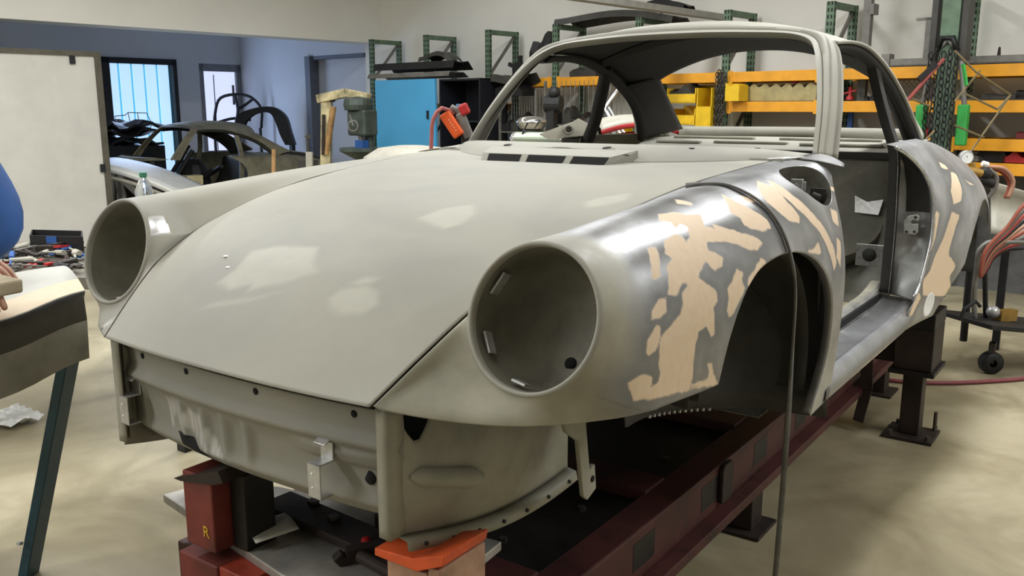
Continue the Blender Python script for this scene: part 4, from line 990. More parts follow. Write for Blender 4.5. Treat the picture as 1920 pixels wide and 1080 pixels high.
# ---- small goods on the shelves, described one by one
def part_block(name, label, cat, mat, x0, x1, z0, h, y0=7.12, d=.25, taper=.8, bend=.0, group=None):
    """a castings-like lump: lofted outline with a waist and a boss on top"""
    n = 9; rows = []
    for k in range(n):
        t = k/(n-1); xx = x0+(x1-x0)*t; s = (.55+.45*math.sin(math.pi*(.12+.8*t)))*(1-.25*math.sin(t*9+x0*7))
        zt = z0+h*s; zb_ = z0+bend*math.sin(math.pi*t)
        rows.append([(xx,y0,zb_),(xx,y0,zb_+(zt-zb_)*taper),(xx,y0+d*.3,zt),(xx,y0+d*.7,zt),(xx,y0+d,zb_+(zt-zb_)*taper),(xx,y0+d,zb_)])
    m = rt(MB().grid(np.array(rows), closed=True)); m.f.append(tuple(range(6))); m.f.append(tuple(reversed(range(6*(n-1), 6*n))))
    o = obj(name, m, mat, smooth=False, loc=RM((x0+x1)/2, y0, z0)); tag(o, label, cat, group); return o
def bent_panel(name, label, cat, mat, x0, x1, z0, h, y0, d, amp=.06, ph=0):
    """long pressed sheet with folded edges"""
    rows = []
    for k in range(22):
        t = k/21; xx = x0+(x1-x0)*t; zo = z0+amp*math.sin(ph+t*3.4)*t
        rows.append([(xx,y0,zo+h*.25),(xx,y0+.02,zo+h),(xx,y0+d*.4,zo+h*.7+.02*math.sin(t*9)),(xx,y0+d*.75,zo+h*.95),(xx,y0+d,zo+h*.1)])
    o = obj(name, rt(MB().grid(np.array(rows))), mat, smooth=False, solid=.004, loc=RM((x0+x1)/2, y0, z0)); tag(o, label, cat); return o
# top of the shelving
bent_panel('fender_section', 'dark torn body panel lying over the rack tops above the windscreen', 'car part', m_dgrey, -6.05,-4.65, 2.19,.08, 7.1,.35, .09,.4)
bent_panel('fender_section', 'curled black body panel at the right end of the rack top pile', 'car part', m_blk, -4.95,-4.55, 2.26,.10, 7.12,.25, .05,1.2)
# cabinet and what lies on it
cab = roomthing('tool_cabinet', 'bright blue steel cabinet with its door swung open beside the rack', 'cabinet', -7.2, 6.8, 0)
m_cyan = M('cabinet_sky_blue', (86,178,232), .45, 0, .03, 3); m_navy = M('cabinet_dark_inside', (16,18,28), .6, 0, .1)
bd = rbox1('body', -7.24,-6.62, 7.0,7.03, .05,1.70, m_navy, cab)
for nm, q in (('side_wall',(-7.24,-7.22,6.62,7.03,.05,1.70)),('side_wall',(-6.64,-6.62,6.62,7.03,.05,1.70)),('top_panel',(-7.24,-6.62,6.62,7.03,1.68,1.70)),('base_panel',(-7.24,-6.62,6.62,7.03,.05,.10)),('inner_shelf',(-7.22,-6.64,6.66,7.0,.80,.82)),('inner_shelf',(-7.22,-6.64,6.66,7.0,1.25,1.27))):
    rbox1(nm, *q, m_navy, cab)
dr_ = rbox1('door', -8.26,-7.25, 6.56,6.60, .05,1.705, m_cyan, cab, bevel=.006)
rbox1('door_handle', -7.37,-7.345, 6.545,6.56, 1.28,1.37, m_blk, dr_)
rbox1('sticker', -7.02,-6.90, 6.655,6.66, 1.28,1.44, M('pale_blue_sticker', (120,150,190), .5, 0, .2, 30), cab)
bent_panel('sill_panel', 'long black sill pressing on top of the blue cabinet', 'car part', m_blk, -8.35,-7.02, 1.79,.10, 6.62,.30, .0)
bent_panel('sill_panel', 'long grey sill pressing lying lowest on the blue cabinet', 'car part', m_mgrey, -8.42,-7.05, 1.715,.06, 6.58,.30, .0)
bent_panel('fender_section', 'dark fender flap curled on the cabinet pile by the second upright', 'car part', m_dgrey, -7.6,-7.1, 1.88,.06, 6.64,.22, .10)
bent_panel('wing_section', 'dark bent wing sagging between cabinet and third rack upright', 'car part', m_dgrey, -6.60,-6.15, 1.64,.10, 6.75,.28, -.06)
part_block('gearbox_part', 'dark casting stacked under the bent wing right of the cabinet', 'car part', m_blk, -6.58,-6.2, 1.52,.11, 6.80,.24)
# on the top shelf (through and left of the windscreen)
t = roomthing('wheel_hub', 'black spoked hub casting on the top shelf left of the windscreen pillar', 'car part', -6.6, 7.2, 1.7)
obj('hub', rt(MB().cyl((-6.55,7.1,1.80),(-6.55,7.2,1.80),.07)), m_blk, t)
for k in range(5):
    a = k*1.257+.3; obj('spoke', rt(MB().bar((-6.55,7.15,1.80),(-6.55+.17*math.cos(a),7.15,1.80+.12*math.sin(a)+.02),.04,.03,up=(0,1,0))), m_blk, t)
part_block('brake_caliper', 'black casting perched at the pillar on the top shelf', 'car part', m_blk, -6.42,-6.1, 1.86,.26, 7.15,.2, .5)
part_block('engine_tin', 'flat dark grey casting on the top shelf seen through the windscreen', 'car part', m_dgrey, -5.85,-5.52, 1.70,.09)
part_block('exhaust_shell', 'rounded brown grey shell on the top shelf near the roof edge', 'car part', m_shelf, -5.48,-5.05, 1.70,.15, 7.18)
# lower clutter behind the windscreen: two wire shelves with castings
for k, (x0, x1, z, nm) in enumerate(((-6.52,-6.02,1.16,'left'),(-5.9,-5.1,1.24,'right'))):
    ws_ = roomthing('wire_rack', 'grey wire rack of small castings, the %s one behind the windscreen' % nm, 'rack', (x0+x1)/2, 6.95, z-.35)
    for zz in (z, z-.33): obj('wire_shelf', rt(MB().box(x0,x1,6.8,7.0,zz-.012,zz)), m_mgrey, ws_)
    for q in range(15):
        xx = x0+(x1-x0)*q/14; obj('wire', rt(MB().cyl((xx,6.99,z-.35),(xx,6.99,z+.42),.004,n=5)), m_mgrey, ws_)
    for xx in (x0, x1): obj('leg', rt(MB().box(xx-.012,xx+.012,6.8,6.82,0,z+.42)), m_mgrey, ws_)
lab_ = ['black starter casting', 'rusty flat bracket', 'grey pump housing', 'dark hose fitting', 'round cast cover', 'oily linkage piece', 'small motor body', 'heavy flange casting']
for k in range(8):
    x0 = -6.50+(k%4)*.12 if k < 4 else -5.88+(k%4)*.19; z = (1.16 if k < 4 else 1.24)
    part_block('engine_casting', '%s in the %s wire rack behind the windscreen' % (lab_[k], 'left' if k < 4 else 'right'), 'car part', (m_blk, m_dgrey, m_rust, m_mgrey)[k%4], x0, x0+.11, z, .10+.03*(k%3), 6.82, .15)
for k in range(8):
    x0 = -6.50+(k%4)*.12 if k < 4 else -5.88+(k%4)*.19; z = (.83 if k < 4 else .91)
    part_block('engine_casting', '%s on the bottom tier of the %s wire rack' % (lab_[7-k], 'left' if k < 4 else 'right'), 'car part', (m_dgrey, m_blk, m_mgrey, m_rust)[k%4], x0, x0+.11, z, .12+.03*(k%3), 6.82, .15)
# shiny dome stool and dark drum behind the screen
dm = thing('dome_stool', 'shiny chrome dome on a dark drum behind the windscreen', 'stool', PB(997, 300, 7.6))
c_ = PB(997, 225, 7.6)
obj('dome', MB().lathe((c_.x,c_.y,c_.z-.03),(0,0,1),[(.10,-.04),(.13,0),(.135,.02),(.10,.05),(.04,.062),(.0,.064)],24), m_chrome, dm, smooth=True)
obj('drum', MB().lathe((c_.x,c_.y,0),(0,0,1),[(.0,0),(.10,0),(.10,c_.z-.18),(.08,c_.z-.15),(.08,c_.z-.08),(.0,c_.z-.075)],20), m_dgrey, dm, smooth=False)
# black stacked motor beside it
mo = thing('bench_motor', 'black bench motor with rounded head right of the chrome dome', 'motor', PB(1038, 300, 7.4)); c_ = PB(1035, 195, 7.4)
obj('motor_body', MB().cyl((c_.x-.06,c_.y,c_.z),(c_.x+.07,c_.y+.03,c_.z),.07), m_blk, mo); obj('motor_post', MB().box(c_.x-.035,c_.x+.035,c_.y-.03,c_.y+.03,0,c_.z-.05), m_blk, mo)
obj('motor_cap', MB().ball((c_.x+.02,c_.y,c_.z+.09),(.05,.05,.05)), m_blk, mo, smooth=True)
# grey-green tank lying crosswise behind the cowl
tk = thing('air_tank', 'pale green air tank with polished end lying behind the cowl', 'tank', PB(1040, 262, 5.6)-Vector((0,0,.2)))
a, b = PB(968, 260, 5.6), PB(1125, 262, 5.4)
obj('tank_shell', MB().cyl(a, b, .042, n=24), M('pale_tank_green', (150,160,140), .35, .3, .08), tk, smooth=False)
obj('tank_end', MB().ball(tuple(a), (.042,.042,.042), 16, 10), m_chrome, tk, smooth=True); obj('tank_stand', MB().box(a.x+.05,b.x-.05,a.y-.02,b.y+.02,0,a.z-.04), m_blk, tk)
obj('tank_strap', MB().tube([a+(b-a)*.12+Vector((0,0,.045)), a+(b-a)*.11+Vector((0,-.03,.03)), a+(b-a)*.14+Vector((0,0,.10))], .006), m_blk, tk)
# pale triangular panel with a ring and a crumpled dark sheet
pn = thing('cut_panel', 'pale triangular sheet panel with a round sleeve behind the cowl', 'panel', PB(1070, 262, 5.0)-Vector((0,0,.1)))
P_ = [PB(1010,252,5.0), PB(1075,228,5.0), PB(1085,222,5.0), PB(1120,240,5.0), PB(1125,262,5.0), PB(1030,262,5.0)]
m = MB().add(P_+[p+_h*.02 for p in P_], [tuple(range(6)), tuple(range(11,5,-1))]+[(k,(k+1)%6,6+(k+1)%6,6+k) for k in range(6)])
obj('sheet', m, m_lgrey, pn)
c_ = PB(1065, 243, 4.98); obj('sleeve', MB().lathe(c_, -_h+Vector((.15,0,0)), [(.018,-.02),(.026,-.02),(.028,.02),(.024,.024),(.017,.02)], 20), m_mgrey, pn, smooth=True)
cr = MB().grid(np.array([[tuple(PB(1072+16*i+3*math.sin(j*2), 252-9*j-4*math.sin(i*1.7+j)+(5-j)*0-i*2.5*(j > 1), 5.15+.05*math.sin(i*2+j))) for i in range(5)] for j in range(4)]))
tag(obj('crumpled_sheet', cr, m_dgrey, solid=.003, loc=tuple(PB(1105,250,5.15))), 'crumpled dark sheet lying behind the pale triangular panel', 'scrap')
obj('panel_stand', MB().box(*(lambda q: (q.x-.2,q.x+.2,q.y-.1,q.y+.1,0,q.z))(PB(1070,268,5.05))), m_blk, pn)
# polished double rails leaning up behind the far door post
rl = thing('chrome_rails', 'pair of polished tubes leaning up behind the far door post', 'rails', PB(1170, 290, 6.0)-Vector((0,0,.3)))
def dropz(v): return Vector((v.x, v.y, .01))
for l in ([(1127,240),(1128,210),(1174,147)],[(1174,268),(1133,203)],[(1182,268),(1141,201)]):
    pts_ = [PB(x, y, 6.0+.03*k) for k, (x, y) in enumerate(l)]; pts_ = [dropz(pts_[0])]+pts_
    obj('tube', MB().tube([tuple(p) for p in pts_], .012), m_chrome, rl, smooth=True)
# red car roof between the door post and the rear pillar
rc = thing('red_car_roof', 'dull primed car roof with a red edge seen through the cabin', 'car', PB(1195, 300, 4.9)-Vector((0,0,.6)))
rows = []
for j in range(10):
    v = j/9; rows.append([tuple(PB(1128+ (1275-1128)*i/15, 254-30*math.sin(math.pi*(.18+.64*i/15))*(1-.04*j)+6, 4.6)+_h*(v*1.0)+Vector((0,0,.05*math.sin(math.pi*v)))) for i in range(16)])
obj('roof_skin', MB().grid(np.array(rows)), m_lgrey, rc, smooth=True, solid=.004)
e_ = [tuple(Vector(p)-Vector((0,0,.012))) for p in rows[0]]; obj('red_edge', MB().tube(e_, .013, 8), m_redp, rc, smooth=True)
e_ = [tuple(PB(1135+11*i, 272-22*math.sin(math.pi*(.15+.7*i/10)), 4.7)) for i in range(11)]; obj('inner_edge', MB().tube(e_, .010, 8), m_redp, rc, smooth=True)
q = PB(1200,275,5.0); obj('roof_prop', MB().box(q.x-.5,q.x+.3,q.y-.2,q.y+.3,0,q.z-.05), m_blk, rc)
# ---- right part of the shelving
yb = roomthing('parts_bin', 'upper yellow open bin full of dark parts hanging left of the chain', 'bin', -4.45, 7.1, 1.44, 'yellow bins')
def openbin(par, x0, x1, z0, z1, y0=6.96, y1=7.25):
    obj('bin_shell', rt(MB().box(x0,x1,y1-.01,y1,z0,z1).box(x0,x1,y0,y1,z0,z0+.01).box(x0,x0+.01,y0,y1,z0,z1-.03).box(x1-.01,x1,y0,y1,z0,z1-.03).box(x0,x1,y0-.01,y0,z0,z0+(z1-z0)*.5)), m_yelp, par)
    obj('label_lip', rt(MB().box(x0+.02,x1-.02,y0-.016,y0-.01,z0+.01,z0+.045)), m_yelp, par)
openbin(yb, -4.58,-4.28, 1.44,1.60)
yb2 = roomthing('parts_bin', 'lower yellow open bin under the bin of dark parts left of the chain', 'bin', -4.45, 7.1, 1.25, 'yellow bins'); openbin(yb2, -4.58,-4.28, 1.25,1.42)
yb3 = roomthing('parts_bin', 'tall yellow bin back close against the two stacked yellow bins', 'bin', -4.2, 7.1, 1.25, 'yellow bins'); openbin(yb3, -4.27,-4.12, 1.22,1.60)
part_block('bolt_pile', 'heap of dark bolts filling the upper yellow bin', 'bolts', m_dgrey, -4.56,-4.30, 1.455,.14, 6.98,.24)
yb4 = roomthing('parts_bin', 'small yellow bin low at the rear pillar of the car', 'bin', -5.1, 7.1, 1.10, 'yellow bins'); openbin(yb4, -5.12,-4.86, 1.10,1.24)
tag(rbox1('blue_crate', -4.42,-4.02, 7.0,7.2, 1.13,1.20, m_bluep, loc=RM(-4.2,7.1,1.13)), 'flat blue plastic crate low beside the chain', 'crate')
def chain(label, x, y, z0, z1, n, wdt, mat):
    c = roomthing('hanging_chain', label, 'chain', x, y, z0)
    for k in range(n):
        for s in range(5):
            zz = z0+(z1-z0)*(k+.5*(s%2))/n; xx = x+(s-2)*wdt/4.5; hh = (z1-z0)/n*.62
            pts_ = [(xx+math.cos(a)*(.016 if (k+s)%2 else .006), y-.03+math.sin(a*1)*0-.006*s+(.0 if (k+s)%2 else math.cos(a)*.016), zz+math.sin(a)*hh*.9) for a in np.linspace(0, 2*math.pi, 9)[:-1]]
            obj('chain_link', rt(MB().tube(pts_, .0055, 5, closed=True)), mat, c, smooth=True)
    return c
chain('dark steel chain hanging on the sixth rack upright', -4.06, 7.03, 1.15, 1.72, 14, .09, m_bolt)
chain('heavy dark chains hanging in front of the eighth rack upright', -2.14, 6.69, .62, 1.80, 26, .20, m_blk)
# spiked translucent tray, yellow at the left
tr = roomthing('spool_tray', 'clear plastic tray with scalloped yellow dividers on the second shelf', 'tray', -3.6, 7.15, 1.46)
m_tray = M('cloudy_plastic', (170,158,110), .4, 0, .15, 14)
prf = [(0,0),(.62,0),(.62,.12)]+[(.62-.62*k/24, .10+.045*abs(math.sin(k*.8))) for k in range(1, 24)]+[(0,.13)]
obj('tray_front', rt(MB().prism(prf, (-3.86,7.10,1.455), (1,0,0), (0,0,1), .006)), m_tray, tr); obj('tray_back', rt(MB().prism(prf, (-3.86,7.24,1.455), (1,0,0), (0,0,1), .006)), m_tray, tr)
obj('yellow_divider', rt(MB().prism([(0,0),(.13,0),(.13,.13),(.09,.145),(.05,.12),(0,.15)], (-3.97,7.08,1.455), (1,0,0), (0,0,1), .16)), m_yelp, tr)
obj('tray_base', rt(MB().box(-3.86,-3.24,7.10,7.24,1.452,1.458)), m_tray, tr)
for x, z, nm in ((-3.45,1.60,'on the clear tray'),(-2.98,1.46,'on the second shelf behind the door opening')):
    v = roomthing('clamp_tool', 'small red screw tool standing %s' % nm, 'tool', x, 7.15, z)
    obj('tool_body', rt(MB().lathe((x,7.14,z),(0,0,1),[(.03,0),(.03,.02),(.012,.04),(.014,.10),(.0,.105)],10)), m_redp, v, smooth=True); obj('tool_bar', rt(MB().bar((x-.05,7.14,z+.05),(x+.05,7.14,z+.075),.012,.012)), m_redp, v)
for k in range(7):
    x = -2.86+k*.045; o = part_block('socket_bit', 'dark socket, number %s along the row behind the door post' % ordn[k], 'tool', m_blk, x, x+.035, 1.452, .03+.012*(k%2), 7.12, .06)
# top level right: grey channel, L bracket, small red parts
ch_ = roomthing('steel_channel', 'long grey steel channel along the top shelf at the right', 'channel', -2.0, 7.1, 1.71)
obj('web', rt(MB().box(-2.68,-1.0,7.06,7.16,1.705,1.715)), m_mgrey, ch_); obj('flange', rt(MB().box(-2.68,-1.0,7.06,7.068,1.705,1.76)), m_mgrey, ch_); obj('end_block', rt(MB().box(-2.72,-2.66,7.05,7.15,1.705,1.80)), m_mgrey, ch_)
lb = roomthing('angle_bracket', 'grey steel angle standing on the top shelf against the wall', 'bracket', -2.4, 7.2, 1.72)
obj('upright', rt(MB().box(-2.46,-2.40,7.18,7.20,1.72,2.06)), m_mgrey, lb); obj('arm', rt(MB().box(-2.53,-2.40,7.18,7.20,2.04,2.06)), m_mgrey, lb)
sb = roomthing('steel_post', 'grey steel strut with a lug standing behind the seventh rack upright', 'post', -2.95, 7.3, 1.6); obj('strut', rt(MB().box(-2.98,-2.92,7.28,7.34,1.45,2.6)), m_mgrey, sb); obj('lug', rt(MB().box(-2.92,-2.89,7.26,7.36,2.12,2.20)), m_mgrey, sb)
for x, nm in ((-1.92,'conical'),(-1.66,'pointed')): 
    o = obj('pin_tool', rt(MB().lathe((x,7.12,1.715),(0,0,1),[(.035,0),(.03,.03),(.012,.05),(.008,.10),(0,.11)],10)), m_rust, smooth=True, loc=RM(x,7.12,1.715)); tag(o, 'small rusty %s pin tool on the top shelf at the right' % nm, 'tool')
# expanded metal sheet
em = roomthing('mesh_sheet', 'silver expanded metal sheet leaning behind the top right chains', 'mesh', -2.5, 7.3, 1.46)
st_ = MB()
for r_ in range(13):
    for c2 in range(16):
        x = -2.78+c2*.04+(.02 if r_%2 else 0); z = 1.465+r_*.019
        st_.bar((x,7.34,z),(x+.02,7.34,z+.019),.004,.006,up=(0,1,0)).bar((x+.02,7.34,z+.019),(x+.04,7.34,z),.004,.006,up=(0,1,0))
o_ = obj('mesh_strands', rt(st_), m_lgrey, em); o_['kind'] = 'stuff'
obj('mesh_rim', rt(MB().bar((-2.78,7.34,1.46),(-2.12,7.34,1.46),.008,.012).bar((-2.78,7.34,1.715),(-2.12,7.34,1.715),.008,.012)), m_lgrey, em)
# chain tower with straps and folding lattice frames
tw = roomthing('pull_tower', 'green pull tower post with grey channel sides behind the chains', 'tower', -2.1, 6.75, 0)
obj('mast', rt(MB().box(-2.20,-2.08,6.72,6.80,0,2.9)), m_green, tw)
for x in (-2.24,-2.04): obj('side_channel', rt(MB().box(x-.02,x+.02,6.70,6.82,1.72,2.9)), m_dgrey, tw)
for x in (-2.28,-2.0): obj('green_sleeve', rt(MB().box(x-.035,x+.035,6.70,6.76,1.14,1.42)), m_strap, tw, bevel=.01)
for x in (-2.28,-2.0): obj('sling', rt(MB().tube([(x,6.73,1.14),(x,6.73,1.42),(x*.6-2.14*.4,6.72,1.78),(-2.14,6.70,1.86)], .018, 8)), m_mgrey, tw, smooth=True)
obj('hook', rt(MB().tube([(-2.20,6.69,1.78),(-2.17,6.68,1.87),(-2.10,6.68,1.87),(-2.07,6.69,1.78)], .020, 8)), m_blk, tw, smooth=True)
la = roomthing('lattice_frame', 'thin brass coloured lattice frame hanging right of the chains', 'frame', -1.9, 6.68, .9)
def lat(px, py): return PB(px, py, 6.0)
lines = [((1790,95),(1830,135)),((1830,135),(1895,178)),((1895,178),(1795,320)),((1795,320),(1750,340)),((1838,132),(1790,190)),((1808,175),(1870,205)),((1870,205),(1895,178)),((1790,235),(1845,258)),((1752,245),(1728,270)),((1710,185),(1745,200))]
for p, q in lines: obj('lattice_bar', MB().cyl(lat(*p), lat(*q), .007, n=6), M('tarnished_brass', (132,118,88), .5, .5, .2), la)
obj('red_bar', MB().cyl(lat(1770,110), lat(1698,192), .012, n=8), M('dull_red_bar', (140,62,56), .6, 0, .2), la); obj('green_tag', MB().bar(lat(1806,120), lat(1812,160), .03, .012), m_strap, la); obj('dark_clamp', MB().bar(lat(1755,120), lat(1722,150), .03, .03), m_blk, la)
# right shelves: goods
for k, (x0, x1, z, h, mt2, nm) in enumerate(((-2.0,-1.55,1.452,.05,m_dgrey,'long dark bar on the second shelf at the far right'),(-1.78,-1.5,1.46,.09,m_blk,'black box part on the second shelf at the picture edge'),(-2.5,-2.35,1.185,.08,m_redp,'red coiled clamp on the third shelf left of the chains'),(-1.75,-1.5,1.185,.07,M('dark_red_tool', (104,34,36), .5, 0, .2),'dark red tool on the third shelf at the right edge'),(-2.15,-1.95,1.015,.05,m_mgrey,'grey rods lying on the lowest shelf right of the chains'),(-1.98,-1.80,1.015,.14,m_blk,'black valve part on the lowest shelf'),(-1.82,-1.68,1.015,.08,m_redp,'red box on the lowest shelf beside the yellow case'),(-1.67,-1.4,1.015,.17,m_yelp,'yellow case on the lowest shelf at the picture edge'))):
    part_block('shelf_item', nm, 'tool', mt2, x0, x1, z, h, 7.10, .2)
# blue rod behind the door opening
tag(obj('blue_rod', rt(MB().box(-3.02,-2.98,7.22,7.25,1.0,1.42)), m_bluep, loc=RM(-3,7.23,1.0)), 'dark blue rod standing under the second shelf behind the door opening', 'rod')
# grey skirting panels under the shelving
tag(rbox1('sheet_panel', -6.9,-.4, 7.535,7.55, .0,.92, M('mottled_grey_sheet', (104,104,104), .45, .3, .3, 4), loc=RM(-3.5,7.13,0)), 'mottled grey sheet metal standing below the lowest shelf', 'sheet')
# ================================================================== second body shell in the far room
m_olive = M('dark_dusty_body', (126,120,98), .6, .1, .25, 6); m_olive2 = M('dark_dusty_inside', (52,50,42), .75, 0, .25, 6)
bg = thing('stripped_car_shell', 'dark dusty stripped coupe shell standing in the room beyond the opening', 'car body', (-8.864, 3.936, -.067)); bg.rotation_euler = (0, 0, math.radians(-12.45))
WANT = {'roof','windscreen_frame','windscreen_pillar','rear_pillar','door_post','quarter_panel','rear_deck','door_sill','floor_pan','firewall','rear_bulkhead','cowl_panel','parcel_shelf','wheel_house'}
for ch in list(shell.children):
    nm = ch.name.split('.')[0]
    if nm in WANT:
        c = ch.copy(); COL.objects.link(c); c.parent = bg; c.location = ch.location
        if 'label' in c: del c['label']
        for md in list(c.modifiers): pass
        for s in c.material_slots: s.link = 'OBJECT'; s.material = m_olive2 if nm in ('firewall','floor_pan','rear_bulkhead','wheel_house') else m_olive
        for g2 in ch.children:
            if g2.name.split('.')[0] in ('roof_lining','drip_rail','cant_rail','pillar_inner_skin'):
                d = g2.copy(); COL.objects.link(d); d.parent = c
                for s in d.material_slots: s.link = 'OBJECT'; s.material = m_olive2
Rz = Matrix.Rotation(math.radians(-12.45), 3, 'Z'); B0 = Vector((-8.864, 3.936, -.067))
def bgp(name, mb, mat):            # part in the shell's own axes
    me = bpy.data.meshes.new(name); me.from_pydata(mb.v, [], mb.f); me.update(); me.materials.append(mat); o = bpy.data.objects.new(name, me); COL.objects.link(o); o.parent = bg; return o
for sx in (-1, 1):
    bgp('strut_tower', MB().lathe((sx*.50,.05,.45),(0,0,1),[(.13,0),(.13,.25),(.11,.30),(.04,.31),(.04,.29),(.0,.29)],20), m_olive)
    bgp('chassis_rail', MB().box(min(sx*.36,sx*.44),max(sx*.36,sx*.44),-.7,.5,.25,.36), m_olive2)
bgp('trunk_floor', MB().box(-.42,.42,-.65,.5,.22,.25), m_olive2); bgp('trunk_rim', MB().tube([(-.5,.45,.80),(-.48,-.1,.72),(-.4,-.6,.50),(.4,-.6,.50),(.48,-.1,.72),(.5,.45,.80)],.02), m_olive)
bgp('inner_wing', MB().grid(np.array([[(sxx, y, z) for y in (-.5,-.2,.1,.45)] for sxx, z in ((.46,.72),(.44,.4))])), m_olive)
bgp('jack_stand', MB().box(-.3,.3,.3,.5,.067,.22).box(-.3,.3,1.8,2.0,.067,.22), m_blk)
bgp('box_on_sill', MB().box(.45,.62,.95,1.15,.55,.66), m_cream)
for k, (a_, b_) in enumerate((((-.3,.9,.3),(-.1,1.3,1.0)),((.2,.8,.35),(.25,1.2,.95)),((-.5,1.4,.4),(.5,1.45,.75)),((.0,1.0,.3),(.45,1.35,.7)))): bgp('cabin_strut', MB().cyl(a_, b_, .03, n=8), m_blk)
bgp('seat_shell', MB().ball((.1,1.25,.55),(.25,.2,.3)), m_blk)
# tubular frame and dark arch panel behind it
tf = thing('tube_frame', 'black tubular hoop frame standing behind the dusty shell', 'frame', PB(440, 330, 13.7)-Vector((0,0,.2)))
hp = [[(402,245),(403,215),(412,185),(440,177),(470,182),(488,200),(490,240)],[(440,178),(446,205),(440,240)],[(446,205),(462,195),(475,185)],[(400,232),(440,222),(470,225)]]
for k, l in enumerate(hp): obj('tube', MB().tube([tuple(p) for p in spline(np.array([tuple(PB(x, y, 13.7+.05*k)) for x, y in l]), 24)], .022), m_blk, tf, smooth=True)
for x in (402, 488): q = PB(x, 240, 13.7); obj('leg', MB().cyl((q.x,q.y,0), q, .022), m_blk, tf)
ap_ = thing('arch_panel', 'black arched body panel propped right of the hoop frame', 'car part', PB(500, 330, 13.1)-Vector((0,0,.2)))
o1 = [(440,250),(448,215),(470,205),(520,205),(532,215),(545,250),(552,272)]; i1 = [(452,250),(462,226),(478,214),(508,214),(516,228),(526,255),(535,272)]
P1 = spline(np.array([tuple(PB(x, y, 13.1)) for x, y in o1]), 30); P2 = spline(np.array([tuple(PB(x, y, 13.1)) for x, y in i1]), 30); hh_ = np.array(tuple(_h))*.12
obj('arch_skin', MB().grid(np.stack([P2, P1, P1+hh_, P2+hh_])), m_blk, ap_, solid=.01)
q = PB(445,250,13.1); q2 = PB(548,272,13.1); obj('arch_leg', MB().box(q.x-.03,q.x+.03,q.y-.03,q.y+.03,0,q.z).box(q2.x-.03,q2.x+.03,q2.y-.03,q2.y+.03,0,q2.z), m_blk, ap_)
# dark heap of panels and a wire basket left of the shell
for k, (px, py, nm) in enumerate(((232,262,'lowest'),(225,245,'middle'),(240,232,'topmost'))):
    q = PB(px, py, 12.4); rows = [[(q.x+(i-3)*.13, q.y+(j-2)*.12+.05*math.sin(i), q.z-.03+.05*math.sin(i*1.3+k*2)*math.cos(j)+.06*(j==2)) for i in range(8)] for j in range(5)]
    tag(obj('rubber_mat', MB().grid(np.array(rows)), m_blk, solid=.03, loc=tuple(q)), '%s crumpled black mat in the dark heap beside the sliding panel' % nm, 'mat')
q = PB(232, 272, 12.4); tag(obj('heap_trolley', MB().box(q.x-.5,q.x+.5,q.y-.3,q.y+.3,.1,q.z).box(q.x-.45,q.x-.4,q.y-.28,q.y-.23,0,.1).box(q.x+.4,q.x+.45,q.y-.28,q.y-.23,0,.1).box(q.x-.45,q.x-.4,q.y+.23,q.y+.28,0,.1).box(q.x+.4,q.x+.45,q.y+.23,q.y+.28,0,.1), m_blk, loc=(q.x,q.y,0)), 'low black trolley carrying the crumpled mats', 'trolley')
wb_ = thing('wire_basket', 'thin wire basket on top of the dark heap', 'basket', PB(255, 235, 12.4)); 
for l in ([(215,218),(235,216),(240,211),(275,212),(285,232),(282,240)],[(215,218),(222,238),(282,240)],[(240,211),(246,238)],[(258,212),(262,239)]): obj('wire', MB().tube([tuple(PB(x,y,12.4)) for x, y in l], .006, 5), m_mgrey, wb_)
# ---- engine hoist and drill press
ho = thing('engine_hoist', 'cream engine hoist with chipped paint beside the drill press', 'hoist', PB(600, 420, 8.9)-Vector((0,0,.2)))
obj('mast', MB().bar((lambda q: (q.x,q.y,0))(PB(603,300,8.9)), PB(613,188,8.9), .10, .10), m_cream, ho, bevel=.006)
obj('boom', MB().bar(PB(597,186,8.9), PB(650,174,8.8), .09, .08).bar(PB(650,174,8.8), PB(692,182,8.7), .08, .07), m_cream, ho, bevel=.006)
obj('pivot', MB().cyl(PB(622,186,8.83), PB(624,186,8.98), .03), m_rust, ho); obj('ram', MB().cyl(PB(612,290,8.86), PB(625,200,8.86), .03), m_wood, ho)
q = PB(603,300,8.9); obj('foot_leg', MB().box(q.x-.9,q.x+.05,q.y-.4,q.y-.3,0,.1).box(q.x-.9,q.x+.05,q.y+.3,q.y+.4,0,.1).box(q.x-.06,q.x+.06,q.y-.4,q.y+.4,0,.1), m_cream, ho); obj('rust_flakes', MB().bar(PB(606,290,8.84), PB(607,215,8.84), .02, .03), m_rust, ho)
dp = thing('drill_press', 'grey green pillar drill press left of the blue cabinet', 'machine', PB(690, 420, 8.6)-Vector((0,0,.3))); q = PB(690,200,8.6)
obj('column', MB().cyl((q.x,q.y,0),(q.x,q.y,q.z),.05), m_dgreen, dp); obj('base', MB().box(q.x-.25,q.x+.15,q.y-.2,q.y+.2,0,.06), m_dgreen, dp, bevel=.01)
a = PB(672,207,8.55); obj('motor_cover', MB().lathe((a.x,a.y,a.z),(0,0,1),[(.0,.13),(.13,.11),(.14,.05),(.13,.0),(.0,0)],20).box(a.x-.05,q.x+.05,a.y-.1,a.y+.1,a.z,a.z+.10), m_dgreen, dp, bevel=.01)
a = PB(676,232,8.55); obj('head', MB().box(a.x-.09,a.x+.14,a.y-.09,a.y+.09,a.z-.11,a.z+.13), m_dgreen, dp, bevel=.02)
obj('spindle', MB().cyl(PB(676,250,8.5), PB(678,270,8.5), .03, .02), m_mgrey, dp); obj('feed_wheel', MB().tube([tuple(PB(662+9*math.cos(t), 236+10*math.sin(t), 8.4)) for t in np.linspace(0,2*math.pi,14)[:-1]], .008, 6, closed=True), m_mgrey, dp); obj('feed_lever', MB().cyl(PB(662,236,8.4), PB(656,215,8.4), .008), m_mgrey, dp)
